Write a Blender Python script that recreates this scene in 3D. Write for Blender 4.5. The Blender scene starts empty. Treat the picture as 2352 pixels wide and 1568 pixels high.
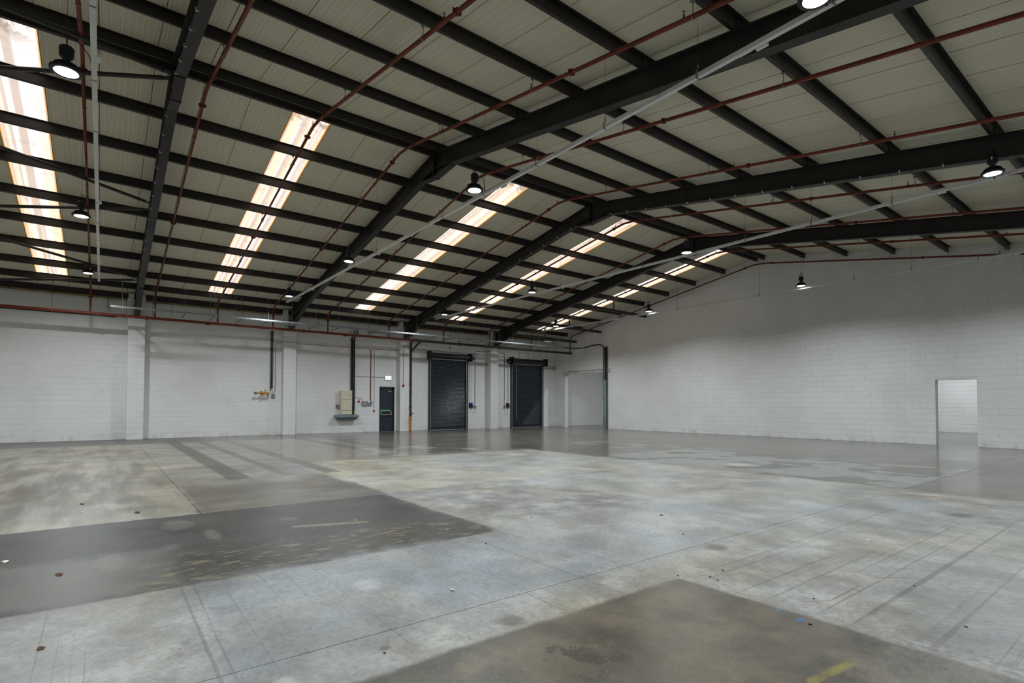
import bpy, math, random
from mathutils import Vector, Matrix
random.seed(7)
sc = bpy.context.scene
COL = sc.collection
# ------------------------------------------------------------ camera, world, exposure
H = 1.4465
F_PX, CY = 1224.066, 898.901
CR = ((0.60997413, 0.79241825, 0.00220704), (-0.01857734, 0.01708446, -0.99968145), (-0.79220354, 0.60973882, 0.0251421))
cam = bpy.data.cameras.new('camera'); cam_ob = bpy.data.objects.new('camera', cam); COL.objects.link(cam_ob)
r, dn, fw = CR
cam_ob.matrix_world = Matrix(((r[0], -dn[0], -fw[0], 0), (r[1], -dn[1], -fw[1], 0), (r[2], -dn[2], -fw[2], H), (0, 0, 0, 1)))
cam.sensor_width = 36; cam.sensor_fit = 'HORIZONTAL'; cam.lens = F_PX / 2352 * 36
cam.shift_y = (CY - 784) / 2352; cam.clip_end = 200
sc.camera = cam_ob
world = bpy.data.worlds.new('sky'); sc.world = world; world.use_nodes = True
bg = world.node_tree.nodes['Background']; bg.inputs[0].default_value = (0.75, 0.82, 0.9, 1); bg.inputs[1].default_value = 0.6
sc.view_settings.view_transform = 'Standard'; sc.view_settings.look = 'None'; sc.view_settings.gamma = 1
sc.view_settings.use_curve_mapping = False; sc.view_settings.exposure = 0.0
LAMP_W = 168.0         # each LED high bay
LENS = 12.0            # glow of their lenses
SKYL = 1.22             # glow of the daylight sheets
sc.cycles.max_bounces = 10; sc.cycles.diffuse_bounces = 6; sc.cycles.sample_clamp_indirect = 8

# ------------------------------------------------------------ key measures (metres)
WX = -26.984; GY = 24.386; RX = 1.75; BY = -12.3
RIDGE_X = -12.6; TOP_Z = 8.27; SL = 0.1745           # top of the rafters
PURL = 0.20                                          # purlin depth
def rz(x): return TOP_Z - SL * abs(x - RIDGE_X)
FR = [-4.918, 1.082, 7.082, 13.082, 19.082]          # portal frames
PIL_W, PIL_D = 0.574, 0.424
PURL_L = [-12.76, -14.40, -16.06, -17.72, -19.38, -21.05, -22.74, -24.33, -25.69]
PURL_R = [-12.42, -10.63, -8.95, -7.27, -5.62, -3.98, -2.32, -0.66]
TRAY_Y = [-0.15, 6.18, 13.37, 20.53]

# ------------------------------------------------------------ mesh helpers
class MB:
    def __init__(s): s.v = []; s.f = []
    def add(s, vs, fs):
        n = len(s.v); s.v += [tuple(a) for a in vs]; s.f += [tuple(i + n for i in f) for f in fs]; return s
    def box(s, x0, x1, y0, y1, z0, z1):
        return s.add([(x0, y0, z0), (x1, y0, z0), (x1, y1, z0), (x0, y1, z0), (x0, y0, z1), (x1, y0, z1), (x1, y1, z1), (x0, y1, z1)],
                     [(0, 3, 2, 1), (4, 5, 6, 7), (0, 1, 5, 4), (1, 2, 6, 5), (2, 3, 7, 6), (3, 0, 4, 7)])
    def cbox(s, x, y, z, a, b, c): return s.box(x - a / 2, x + a / 2, y - b / 2, y + b / 2, z - c / 2, z + c / 2)
    def prism(s, poly, a, b):
        """poly: list of 3D points (planar), swept by vector from a*dir to b*dir; a,b are vectors"""
        n = len(poly); a = Vector(a); b = Vector(b)
        vs = [Vector(p) + a for p in poly] + [Vector(p) + b for p in poly]
        fs = [tuple(range(n))[::-1], tuple(range(n, 2 * n))] + [(i, (i + 1) % n, n + (i + 1) % n, n + i) for i in range(n)]
        return s.add(vs, fs)
    def tube(s, pts, rad, n=10, caps=True):
        P = [Vector(p) for p in pts]; rings = []; up0 = None
        for i, p in enumerate(P):
            if i == 0: t = P[1] - P[0]
            elif i == len(P) - 1: t = P[-1] - P[-2]
            else: t = (P[i] - P[i - 1]).normalized() + (P[i + 1] - P[i]).normalized()
            t = t.normalized() if t.length > 1e-9 else Vector((0, 0, 1))
            if up0 is None: up0 = Vector((0, 0, 1)) if abs(t.z) < .9 else Vector((1, 0, 0))
            a = t.cross(up0)
            if a.length < 1e-4: a = t.cross(Vector((1, 0, 0)) if abs(t.x) < .9 else Vector((0, 1, 0)))
            a.normalize(); b = t.cross(a).normalized(); up0 = -b if up0.dot(b) < 0 else b
            rr = rad[i] if isinstance(rad, (list, tuple)) else rad
            rings.append([p + (a * math.cos(2 * math.pi * k / n) + b * math.sin(2 * math.pi * k / n)) * rr for k in range(n)])
        # align rings
        vs = [v for q in rings for v in q]; fs = []
        for i in range(len(P) - 1):
            best = min(range(n), key=lambda o: (rings[i][0] - rings[i + 1][o]).length)
            flip = (rings[i][1] - rings[i + 1][(best + 1) % n]).length > (rings[i][1] - rings[i + 1][(best - 1) % n]).length
            m = lambda k: (i + 1) * n + ((best - k) % n if flip else (best + k) % n)
            fs += [(i * n + k, i * n + (k + 1) % n, m(k + 1), m(k)) for k in range(n)]
        if caps: fs += [tuple(range(n))[::-1], tuple(range(len(vs) - n, len(vs)))]
        return s.add(vs, fs)
    def lathe(s, prof, n=20, c=(0, 0, 0), axis='z', caps=True):
        vs = []
        for (rr, h) in prof:
            for k in range(n):
                a = 2 * math.pi * k / n; u, v = rr * math.cos(a), rr * math.sin(a)
                p = (u, v, h) if axis == 'z' else ((h, u, v) if axis == 'x' else (u, h, v))
                vs.append((p[0] + c[0], p[1] + c[1], p[2] + c[2]))
        fs = []
        for i in range(len(prof) - 1):
            fs += [(i * n + k, i * n + (k + 1) % n, (i + 1) * n + (k + 1) % n, (i + 1) * n + k) for k in range(n)]
        if caps: fs += [tuple(range(n))[::-1], tuple(range(len(vs) - n, len(vs)))]
        return s.add(vs, fs)
    def bev(s, x0, x1, y0, y1, z0, z1, b, face='x+'):
        """box whose one face is chamfered all round (cabinets, lids)"""
        if face == 'x+':
            vs = [(x0, y0, z0), (x0, y1, z0), (x0, y1, z1), (x0, y0, z1), (x1 - b, y0, z0), (x1 - b, y1, z0), (x1 - b, y1, z1), (x1 - b, y0, z1),
                  (x1, y0 + b, z0 + b), (x1, y1 - b, z0 + b), (x1, y1 - b, z1 - b), (x1, y0 + b, z1 - b)]
        else:
            vs = [(x1, y1, z0), (x0, y1, z0), (x0, y1, z1), (x1, y1, z1), (x1, y0 + b, z0), (x0, y0 + b, z0), (x0, y0 + b, z1), (x1, y0 + b, z1),
                  (x1 - b, y0, z0 + b), (x0 + b, y0, z0 + b), (x0 + b, y0, z1 - b), (x1 - b, y0, z1 - b)]
        return s.add(vs, [(0, 3, 2, 1)] + [(i, (i + 1) % 4, 4 + (i + 1) % 4, 4 + i) for i in range(4)] +
                     [(4 + i, 4 + (i + 1) % 4, 8 + (i + 1) % 4, 8 + i) for i in range(4)] + [(8, 9, 10, 11)])

def wloc(o):
    v = Vector((0, 0, 0))
    while o: v = v + o.location; o = o.parent
    return v
def obj(name, mb, mat, parent=None, smooth=False, origin=None):
    """one mesh object; vertices given in world coordinates"""
    base = wloc(parent); off = Vector(origin) if origin is not None else base
    me = bpy.data.meshes.new(name)
    me.from_pydata([(a - off.x, b - off.y, c - off.z) for a, b, c in mb.v], [], mb.f)
    me.update()
    import bmesh
    bm = bmesh.new(); bm.from_mesh(me); bmesh.ops.recalc_face_normals(bm, faces=bm.faces); bm.to_mesh(me); bm.free()
    if mat: me.materials.append(mat)
    if smooth:
        for p in me.polygons: p.use_smooth = True
        try: me.set_sharp_from_angle(angle=math.radians(40))
        except Exception: pass
    o = bpy.data.objects.new(name, me); COL.objects.link(o)
    o.location = off - base
    if parent: o.parent = parent
    return o
def tag(o, label=None, cat=None, group=None, kind=None):
    if label: o['label'] = label
    if cat: o['category'] = cat
    if group: o['group'] = group
    if kind: o['kind'] = kind
    return o
def thing(name, loc, label, cat, group=None, kind=None):
    o = bpy.data.objects.new(name, None); COL.objects.link(o); o.location = loc; o.empty_display_size = .1
    return tag(o, label, cat, group, kind)
def dup(o, parent=None, loc=None):
    c = o.copy(); COL.objects.link(c)
    if parent is not None: c.parent = parent
    if loc is not None: c.location = loc
    for ch in list(o.children): dup(ch, c)
    return c
def text_mesh(name, body, size, mat, parent, place):
    cu = bpy.data.curves.new(name, 'FONT'); cu.body = body; cu.size = size; cu.extrude = .0008; cu.align_x = 'CENTER'; cu.align_y = 'CENTER'
    t = bpy.data.objects.new('tmp', cu); COL.objects.link(t)
    me = bpy.data.meshes.new_from_object(t.evaluated_get(bpy.context.evaluated_depsgraph_get())); bpy.data.objects.remove(t)
    me.name = name; me.materials.clear(); me.materials.append(mat)
    base = wloc(parent)
    for v in me.vertices: v.co = Vector(place(v.co)) - base
    o = bpy.data.objects.new(name, me); COL.objects.link(o); o.parent = parent
    return o

# ------------------------------------------------------------ material helpers
def S(h):
    h = h.lstrip('#'); c = [int(h[i:i + 2], 16) / 255 for i in (0, 2, 4)]
    return tuple(x / 12.92 if x <= .04045 else ((x + .055) / 1.055) ** 2.4 for x in c) + (1,)
class G:
    def __init__(s, name):
        s.m = bpy.data.materials.new(name); s.m.use_nodes = True; s.t = s.m.node_tree; s.n = s.t.nodes; s.l = s.t.links
        s.b = s.n['Principled BSDF']; s._pos = None; s._sep = None
    def new(s, ty, **k):
        q = s.n.new(ty)
        for a, b in k.items(): setattr(q, a, b)
        return q
    def put(s, sock, v):
        if hasattr(v, 'is_output'): s.l.new(v, sock)
        else: sock.default_value = v
    def math(s, op, a, b=0.0, c=0.0, clamp=False):
        q = s.new('ShaderNodeMath', operation=op, use_clamp=clamp)
        s.put(q.inputs[0], a); s.put(q.inputs[1], b); s.put(q.inputs[2], c); return q.outputs[0]
    def add(s, a, b): return s.math('ADD', a, b)
    def sub(s, a, b): return s.math('SUBTRACT', a, b)
    def mul(s, a, b): return s.math('MULTIPLY', a, b)
    def mn(s, a, b): return s.math('MINIMUM', a, b)
    def mx(s, a, b): return s.math('MAXIMUM', a, b)
    def ss(s, x, lo, hi, a=0.0, b=1.0):
        q = s.new('ShaderNodeMapRange', interpolation_type='SMOOTHSTEP')
        for i, v in enumerate((x, lo, hi, a, b)): s.put(q.inputs[i], v)
        return q.outputs[0]
    def pos(s):
        if s._pos is None: s._pos = s.new('ShaderNodeNewGeometry').outputs['Position']
        return s._pos
    def xyz(s):
        if s._sep is None:
            q = s.new('ShaderNodeSeparateXYZ'); s.l.new(s.pos(), q.inputs[0]); s._sep = q.outputs
        return s._sep
    def vec(s, x, y, z=0.0):
        q = s.new('ShaderNodeCombineXYZ'); s.put(q.inputs[0], x); s.put(q.inputs[1], y); s.put(q.inputs[2], z); return q.outputs[0]
    def noise(s, scale=1.0, detail=4, rough=.55, vec=None, stretch=None, off=0.0):
        v = vec if vec is not None else s.pos()
        if stretch:
            q = s.new('ShaderNodeVectorMath', operation='MULTIPLY'); s.put(q.inputs[0], v); q.inputs[1].default_value = stretch; v = q.outputs[0]
        if off:
            q = s.new('ShaderNodeVectorMath', operation='ADD'); s.put(q.inputs[0], v); q.inputs[1].default_value = (off, off * 1.7, off * .3); v = q.outputs[0]
        q = s.new('ShaderNodeTexNoise'); s.put(q.inputs['Vector'], v); q.inputs['Scale'].default_value = scale
        q.inputs['Detail'].default_value = detail; q.inputs['Roughness'].default_value = rough
        return q.outputs[0]
    def mix(s, f, a, b, blend='MIX'):
        q = s.new('ShaderNodeMix', data_type='RGBA', blend_type=blend)
        s.put(q.inputs[0], f); s.put(q.inputs[6], a); s.put(q.inputs[7], b); return q.outputs[2]
    def bump(s, h, strength=.3, dist=.01):
        q = s.new('ShaderNodeBump'); q.inputs['Strength'].default_value = strength; q.inputs['Distance'].default_value = dist
        s.l.new(h, q.inputs['Height']); s.l.new(q.outputs[0], s.b.inputs['Normal'])
    def out(s, color=None, rough=None, metal=None, spec=None):
        if color is not None: s.put(s.b.inputs['Base Color'], color)
        if rough is not None: s.put(s.b.inputs['Roughness'], rough)
        if metal is not None: s.put(s.b.inputs['Metallic'], metal)
        if spec is not None: s.put(s.b.inputs['Specular IOR Level'], spec)
        return s.m
def plain(name, c1, c2=None, scale=3.0, rough=.6, metal=0.0, spec=.4, detail=4):
    g = G(name); c1 = S(c1) if isinstance(c1, str) else c1
    c2 = (S(c2) if isinstance(c2, str) else c2) if c2 else tuple(x * .8 for x in c1[:3]) + (1,)
    n = g.noise(scale, detail); f = g.ss(n, .35, .7)
    return g.out(g.mix(f, c1, c2), g.add(rough - .06, g.mul(n, .12)), metal, spec)
def glow(name, col, strength):
    g = G(name); e = g.new('ShaderNodeEmission'); g.put(e.inputs[0], col); g.put(e.inputs[1], strength)
    g.l.new(e.outputs[0], g.n['Material Output'].inputs[0]); g.n.remove(g.b); return g.m

M = {}
# white painted blockwork
g = G('painted_block'); x, y, z = g.xyz()
n1 = g.noise(.6, 5); n2 = g.noise(30, 4)
c = g.mix(g.ss(n1, .35, .7), S('#e4e5e5'), S('#dbdcda'))
low = g.mul(g.ss(g.add(z, g.mul(g.sub(n1, .5), .3)), .03, .28, 1, 0), g.ss(g.noise(3.5, 5), .45, .75))
c = g.mix(g.mul(low, .55), c, S('#b9ae92'))
spk = g.ss(g.noise(9, 2, .4), .735, .76)
c = g.mix(g.mul(spk, .35), c, S('#8f8d88'))
g.bump(n2, .12, .004); M['block'] = g.out(c, .62, 0, .3)
g = G('mortar_paint'); n = g.noise(14, 3); M['mortar'] = g.out(g.mix(n, S('#dcdbd7'), S('#d0cfca')), .8, 0, .2)

# concrete floor: worn, patched and stained
g = G('worn_concrete'); x, y, z = g.xyz()
warp = g.sub(g.add(g.mul(g.noise(.9, 4, .6), .4), g.mul(g.noise(4.5, 6, .65, off=2.2), .6)), .5); warp2 = g.sub(g.add(g.mul(g.noise(.9, 4, .6, off=13.1), .4), g.mul(g.noise(4.5, 6, .65, off=15.2), .6)), .5)
fine = g.noise(22, 6, .62); med = g.noise(2.2, 6, .62, off=3.3); big = g.noise(.33, 5, .55, off=7.7)
strx = g.noise(1.0, 5, .6, stretch=(.35, 2.6, 1)); stry = g.noise(1.0, 5, .6, stretch=(2.4, .3, 1), off=5)
def rect(x0, x1, y0, y1, soft=.08, jit=.25):
    xx = g.add(x, g.mul(warp, jit)); yy = g.add(y, g.mul(warp2, jit)); h = soft / 2
    a = g.mn(g.ss(xx, x0 - h, x0 + h), g.ss(xx, x1 - h, x1 + h, 1, 0))
    return g.mn(a, g.mn(g.ss(yy, y0 - h, y0 + h), g.ss(yy, y1 - h, y1 + h, 1, 0)))
def seg(ax, ay, bx, by, wd):
    dx, dy = bx - ax, by - ay; L2 = dx * dx + dy * dy
    px = g.sub(x, ax); py = g.sub(y, ay)
    t = g.math('DIVIDE', g.add(g.mul(px, dx), g.mul(py, dy)), L2, clamp=True)
    ex = g.sub(px, g.mul(t, dx)); ey = g.sub(py, g.mul(t, dy))
    d = g.math('SQRT', g.add(g.mul(ex, ex), g.mul(ey, ey)))
    return g.ss(g.add(d, g.mul(g.sub(fine, .5), wd * .8)), wd * .3, wd, 1, 0)
def spot(cx, cy, rx, ry, soft=.5, jit=.5):
    xx = g.math('DIVIDE', g.sub(g.add(x, g.mul(warp, jit * rx * 2)), cx), rx); yy = g.math('DIVIDE', g.sub(g.add(y, g.mul(warp2, jit * ry * 2)), cy), ry)
    d = g.math('SQRT', g.add(g.mul(xx, xx), g.mul(yy, yy))); return g.ss(d, 1 - soft, 1 + soft, 1, 0)
def over(c, m, col, k=1.0): return g.mix(g.mul(m, k) if k != 1 else m, c, S(col))
mid = g.noise(6.5, 6, .65, off=51)
c = g.mix(g.ss(med, .34, .66), S('#a9a9a5'), S('#8b8a84'))
c = g.mix(g.mul(g.ss(mid, .42, .66), .45), c, S('#76756f'))
c = g.mix(g.mul(g.ss(g.noise(.8, 5, .6, off=71), .5, .7), .5), c, S('#9c9a90'))
c = g.mix(g.mul(g.ss(big, .4, .68), .6), c, S('#969da0'))
c = g.mix(g.mul(g.ss(strx, .5, .75), .4), c, S('#86857d'))
# far half is darker and more polished
far = g.mx(rect(-30, -13.7, 3.2, 40, 1.6, 1.2), rect(-30, 3, 11.1, 40, .5, .6))
c = g.mix(g.mul(far, .9), c, g.mix(g.ss(stry, .4, .65), S('#57554f'), S('#6b6962')))
c = over(c, rect(-30, -23.2, -20, 40, 1.2, 1.0), '#55534e', .8)
# warm pale bay at the left and its streaks
c = g.mix(g.mul(rect(-23.5, -8.15, -20, 1.07, .1, .02), .75), c, g.mix(g.ss(strx, .42, .62), S('#959083'), S('#716c60')))
c = over(c, g.mul(rect(-16, -9.3, -20, .2, 2.2, 1.2), g.ss(strx, .36, .58)), '#5b564e', .65)
c = g.mix(g.mul(rect(-23.5, -12.4, 1.07, 7.5, 1.2, .6), .8), c, g.mix(g.ss(stry, .4, .65), S('#8f8c83'), S('#7b7870')))
# pale clean slab
pale = rect(-13.5, -8.2, 3.75, 11.0, .10, .3)
c = g.mix(pale, c, g.mix(g.ss(med, .35, .7), S('#aaa99d'), S('#949388')))
c = over(c, g.mul(pale, g.mul(rect(-13.6, -11.2, 4.0, 6.5, .8, .8), g.ss(g.noise(1.6, 6, .6, off=21), .5, .66))), '#8f8463', .6)
c = over(c, g.mul(rect(-13.4, -8.2, 6.75, 11.0, .06, .06), g.ss(big, .2, .8)), '#8c9294', .75)
# dark slabs
dk1 = rect(-8.15, -4.97, -40, 3.65, .07, .16)
dcol = g.mix(g.ss(med, .35, .72), S('#2c2d29'), S('#3b3b36'))
c = g.mix(g.mul(dk1, .97), c, dcol)
dk2 = rect(-12.6, -8.15, 1.07, 3.70, .14, .5)
c = g.mix(g.mul(dk2, g.ss(x, -12.9, -9.6, .08, .88)), c, g.mix(g.ss(stry, .4, .66), S('#4f4c45'), S('#625e55')))
c = over(c, g.mul(rect(-10.6, -9.5, 1.1, 3.4, .5, .4), g.ss(stry, .3, .6)), '#54453a', .5)
c = over(c, rect(-6.45, -5.05, -2.0, .55, .22, .9), '#656560', .75)
lip = g.mul(rect(-6.0, -4.8, .3, 3.9, .5, .6), g.ss(g.noise(5, 7, .7, stretch=(2.2, .7, 1)), .52, .6))
c = over(c, lip, '#8d8466', .7)
c = over(c, g.mul(rect(-5.6, -5.0, 1.4, 3.6, .4, .3), g.ss(med, .3, .6)), '#3b362e', .6)
for a in ((-7.55, .75, .28, .16), (-7.1, 1.9, .12, .12), (-6.75, 1.0, .26, .07), (-6.15, .1, .3, .12)): c = over(c, spot(*a, .25, 1.1), '#6e6d66', .55)
c = over(c, seg(-6.6, 1.85, -6.35, 2.6, .07), '#8b8672', .7)
# grey wheel tracks running to the left wall
for yy, wd, k in ((2.16, .42, .75), (3.05, .22, .55), (3.95, .36, .7), (6.7, .5, .55), (7.7, .35, .45)):
    c = over(c, rect(-25.2, -11.4 if yy < 4.5 else -15.5, yy - wd / 2, yy + wd / 2, .12, .10), '#4a4842', k)
c = over(c, g.mul(rect(-13.2, -12.0, 2.4, 5.0, .6, .6), g.ss(g.noise(4.5, 5, .6, stretch=(1.8, .6, 1)), .53, .57)), '#4f4c45', .8)
# drying water marks at the right
pud = g.ss(g.add(g.noise(.9, 6, .62, stretch=(1, .8, 1), off=31), g.mul(g.sub(y, 13), .012)), .50, .525)
pz = rect(-10.6, -3.25, 11.1, 15.6, .15, .35)
c = g.mix(g.mul(pz, .85), c, g.mix(pud, S('#8b8e8b'), S('#55534d')))
c = over(c, g.mul(rect(-15, -9.4, 13.6, 16.2, .5, .8), g.ss(g.noise(1.3, 6, .6, off=17), .54, .56)), '#92938e', .8)
c = over(c, g.mul(rect(-17, -13.6, 6.5, 10, .5, .6), g.ss(g.noise(1.1, 6, .6, off=44), .56, .575)), '#9b9b94', .85)
# bluish scoured band in the middle
c = g.mix(g.mul(rect(-5.0, -3.2, .6, 8.6, .5, .8), g.ss(g.noise(.9, 5, .6, off=9), .36, .66)), c, S('#8d959a'))
c = g.mix(g.mul(rect(-8.1, -3.25, 3.7, 11.0, .5, .8), .35), c, S('#a3a5a4'))
c = over(c, g.mul(rect(-8.1, -5.2, 3.7, 6.6, .7, 1.0), g.ss(med, .4, .62)), '#676660', .6)
# nearest brown grey slab
nr = rect(-2.72, 3.5, -20, 3.86, .07, .13)
c = g.mix(g.mul(nr, .94), c, g.mix(g.ss(g.noise(1.7, 7, .62, off=2), .35, .68), S('#665f51'), S('#45433c')))
c = over(c, g.mul(nr, g.ss(g.noise(2.6, 7, .65, off=81), .46, .64)), '#7a7262', .6)
c = over(c, g.mul(nr, g.mn(g.ss(x, -2.8, -2.45, 1, 0), g.ss(g.noise(1.5, 5, .6, off=5), .35, .6))), '#3c3a34', .6)
c = over(c, g.mul(nr, g.ss(g.noise(1.1, 6, .6, off=61), .56, .68)), '#43423e', .6)
c = over(c, g.mul(rect(-1.25, 1, 3.2, 4.1, .25, .5), g.ss(fine, .42, .6)), '#7c7974', .7)
c = over(c, g.mul(rect(-2.45, -2.0, 1.6, 2.4, .3, .6), g.ss(g.noise(3, 7, .65), .52, .56)), '#35332f', .7)
# skid and scour lines
sk = g.ss(g.noise(1.0, 3, .6, stretch=(24, .10, 1), off=4), .61, .66)
c = over(c, g.mul(rect(-3.2, 2, 3.9, 9, 1.0, .8), sk), '#5f5d57', .55)
sk2 = g.ss(g.noise(1.0, 3, .6, stretch=(.12, 24, 1), off=14), .61, .66)
c = over(c, g.mul(rect(-5.0, -2.8, -1, 4.2, .6, .8), sk2), '#65635e', .5)
for a in ((-2.25, 5.1, -2.2, 5.55), (-2.4, 5.95, -2.33, 6.1), (-1.72, 4.35, -1.72, 4.85), (-1.72, 5.2, -1.53, 5.42), (-1.83, 4.13, -1.72, 4.32), (-2.75, 8.3, -2.45, 8.75)):
    c = over(c, seg(*a, .014), '#6f5a40', .6)
for a in ((-4.13, 1.72, .14, .10, '#b9bcc4'), (-2.93, .78, .10, .05, '#c6c6bf'), (-6.9, 12.4, .35, .3, '#c4c5c2'), (-5.6, 9.7, .3, .25, '#bebbaf'), (-12.2, 9.6, .4, .3, '#c2c0b6')): c = over(c, spot(*a[:4]), a[4], .75)
for a in ((-2.86, 2.2, .09, .09), (-2.3, 1.7, .12, .14), (-3.0, 1.36, .03, .03), (-3.07, 5.0, .12, .12), (-2.0, 9.0, .12, .15)): c = over(c, spot(*a), '#55524b', .7)
c = over(c, spot(-1.695, 3.765, .022, .03, .4), '#2f7bb5', .9); c = over(c, spot(-1.87, 3.83, .012, .03, .4), '#4380ad', .6)
c = over(c, g.mul(seg(-1.285, 2.98, -1.235, 3.42, .04), g.ss(mid, .30, .62)), '#a69a3c', .7)
c = g.mix(g.mul(g.ss(fine, .40, .66), .30), c, S('#5f5d58'))
c = g.mix(g.mul(g.ss(g.noise(60, 3, .5, off=19), .60, .72), .25), c, S('#b9b8b2'))
speck = g.ss(g.noise(34, 2, .4, off=8), .70, .74)
c = over(c, speck, '#4d483e', .45)
tone = g.noise(1.25, 9, .70, off=91); tone2 = g.noise(.5, 6, .62, off=37)
k = g.mul(g.ss(tone, .33, .67, .74, 1.14), g.ss(tone2, .36, .64, .90, 1.06)); k = g.add(g.mul(k, g.sub(1.0, g.mul(far, .4))), g.mul(far, .4 * .97))
c = g.mix(1.0, c, g.vec(k, k, k), 'MULTIPLY')
tint = g.ss(g.noise(.7, 5, .6, off=66), .40, .62)
c = g.mix(g.mul(tint, g.ss(g.noise(.25, 2, .5, off=6), .35, .55)), c, g.mix(1.0, c, (1.05, .99, .86, 1), 'MULTIPLY'))
ro = g.add(g.mul(g.sub(1.0, far), g.add(.30, g.mul(tone, .24))), g.mul(far, g.add(.15, g.mul(tone2, .10))))
g.bump(fine, .05, .003); M['floor'] = g.out(c, ro, 0, g.add(.30, g.mul(far, .2)))
M['joint'] = plain('joint_filler', '#3a3831', '#2a2824', 6, .9)

# roof sheets: off-white lining with fine ribs
g = G('roof_lining'); x, y, z = g.xyz()
rib = g.noise(1.0, 2, .6, vec=g.vec(0.0, g.mul(y, 30.0))); rib2 = g.math('SINE', g.mul(y, 2 * math.pi / .0453))
n = g.noise(.7, 4)
c = g.mix(g.ss(rib, .38, .62), S('#dcd6c0'), S('#c8c3ae')); c = g.mix(g.mul(g.ss(rib2, .2, 1), .18), c, S('#a8a598'))
c = g.mix(g.mul(g.ss(n, .5, .8), .25), c, S('#b5ae9c'))
rust = g.mul(g.ss(g.noise(1.3, 6, .65, stretch=(1, 3, 1)), .66, .74), .4)
c = g.mix(rust, c, S('#9a8560')); M['roof'] = g.out(c, .5, 0, .35)
g.bump(rib2, .05, .002)
M['roof_gap'] = plain('roof_joint', '#4a4130', '#33301f', 2, .9)
M['steel'] = plain('dark_steel_paint', '#2b2725', '#211e1d', 1.2, .5, 0, .4)
M['steel2'] = plain('dark_purlin_paint', '#2e2825', '#241f1d', 1.0, .45, 0, .45)
M['steel_grey'] = plain('grey_steel', '#4c4a47', '#3b3937', 1.0, .5)
M['red_pipe'] = plain('red_oxide_pipe', '#75331f', '#602717', 2.5, .5, 0, .35)
M['dark_red'] = plain('dark_red_clamp', '#65221b', '#4c1914', 4, .55)
M['rust_pipe'] = plain('brown_black_pipe', '#3b322b', '#2a2420', 2, .55)
M['galv'] = plain('galvanised_steel', '#a9aeb0', '#8d9396', 9, .35, .75, .5)
M['galv_dull'] = plain('dull_galvanised', '#858a8c', '#6c7173', 7, .5, .4, .4)
M['white_metal'] = plain('white_trunking', '#d9dbd9', '#cbcdcc', 2, .4, 0, .45)
M['clip'] = plain('white_clip', '#d5d5d0', None, 5, .5)
M['wire'] = plain('steel_wire', '#4a4a48', None, 5, .5, .5)
M['black'] = plain('black_plastic', '#1b1c1e', '#131416', 5, .45)
M['black_cable'] = plain('black_cable', '#141414', '#0d0d0d', 5, .5)
M['lamp_body'] = plain('lamp_casting', '#272a2f', '#1d2024', 4, .45, .3)
M['lens'] = glow('lamp_lens', (.95, .98, 1, 1), LENS)
M['timber'] = plain('yellow_timber', '#a58d52', '#83703f', 3, .75)
M['shutter'] = plain('shutter_paint', '#242b34', '#1e242c', 2, .30, .15, .55)
M['door'] = plain('door_paint', '#262f3a', '#1f2832', 1.5, .45, 0, .45)
M['door_frame'] = plain('door_frame_paint', '#191c20', '#14171a', 1.5, .5)
M['silver'] = plain('brushed_metal', '#b3b5b6', '#98999a', 8, .35, .6)
M['green'] = plain('green_sign', '#3f9a76', '#37906d', 3, .5)
M['white'] = plain('white_print', '#e6e8e4', None, 3, .5)
M['cream'] = plain('cream_enamel', '#d6d0bd', '#cdc7b3', 1.5, .4)
M['cream_dark'] = plain('cream_shadow_strip', '#a9a494', None, 2, .5)
M['grey_box'] = plain('grey_plastic', '#9aa0a0', '#8c9292', 2, .5)
M['blue_grey'] = plain('blue_grey_paint', '#7f8d92', '#6f7d82', 2, .45)
M['dark_grey'] = plain('dark_grey_plastic', '#5d6163', '#4f5355', 3, .5)
M['grey_conduit'] = plain('grey_conduit', '#8a8a86', '#777773', 3, .5)
M['red'] = plain('signal_red', '#b0241c', '#961c16', 3, .4)
M['red_cable'] = plain('red_cable', '#a34a3f', '#8f3d34', 3, .5)
M['yellow_pipe'] = plain('ochre_gas_paint', '#c28c2c', '#a97722', 5, .45)
M['yellow'] = plain('yellow_label', '#d8c02c', None, 3, .5)
M['brass'] = plain('brass', '#a98f52', None, 3, .4, .5)
M['orange_pipe'] = plain('orange_drain', '#b8702f', '#9a5a22', 4, .5)
M['white_steel'] = plain('white_painted_steel', '#d4d4d0', '#c2c1bb', 2, .5)
M['leaf'] = plain('dry_leaf', '#6b4a2a', '#4a3220', 30, .8)
M['paper'] = plain('paper_scrap', '#d9d8d0', '#c4c2b6', 9, .8)
M['screen'] = glow('panel_screen', (.25, .5, 1, 1), 1.6)
M['blue_led'] = glow('blue_indicator', (.05, .12, 1, 1), 2.0)
M['exit_glow'] = glow('exit_sign_face', (.86, 1, .90, 1), 1.5)
M['exit_green'] = glow('exit_sign_green', (.18, .75, .42, 1), .8)
# daylight sheets: back-lit, streaked with dirt
g = G('daylight_sheet'); x, y, z = g.xyz()
along = g.noise(1.0, 3, .55, stretch=(.05, 9, .1)); blot = g.noise(2.6, 6, .62); along2 = g.noise(1.0, 2, .5, stretch=(.05, 5.5, .1), off=3)
c = g.mix(g.ss(along2, .42, .60), S('#f3e9e6'), S('#ffe3c2'))
c = g.mix(g.mul(g.ss(along, .44, .62), .8), c, S('#c3b0a4'))
c = g.mix(g.mul(g.ss(blot, .50, .74), .4), c, S('#a3938c'))
ph = g.math('FRACT', g.math('DIVIDE', g.sub(-12.80, x), 1.66)); edge = g.mn(ph, g.sub(1.0, ph))
c = g.mix(g.mul(g.ss(g.add(edge, g.mul(g.sub(blot, .5), .10)), .0, .075, 1, 0), .9), c, S('#6d4526'))
sk_y = [1.66 + .907 * k for k in (-4, 2, 9, 15, 22)]
em = None
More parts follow.
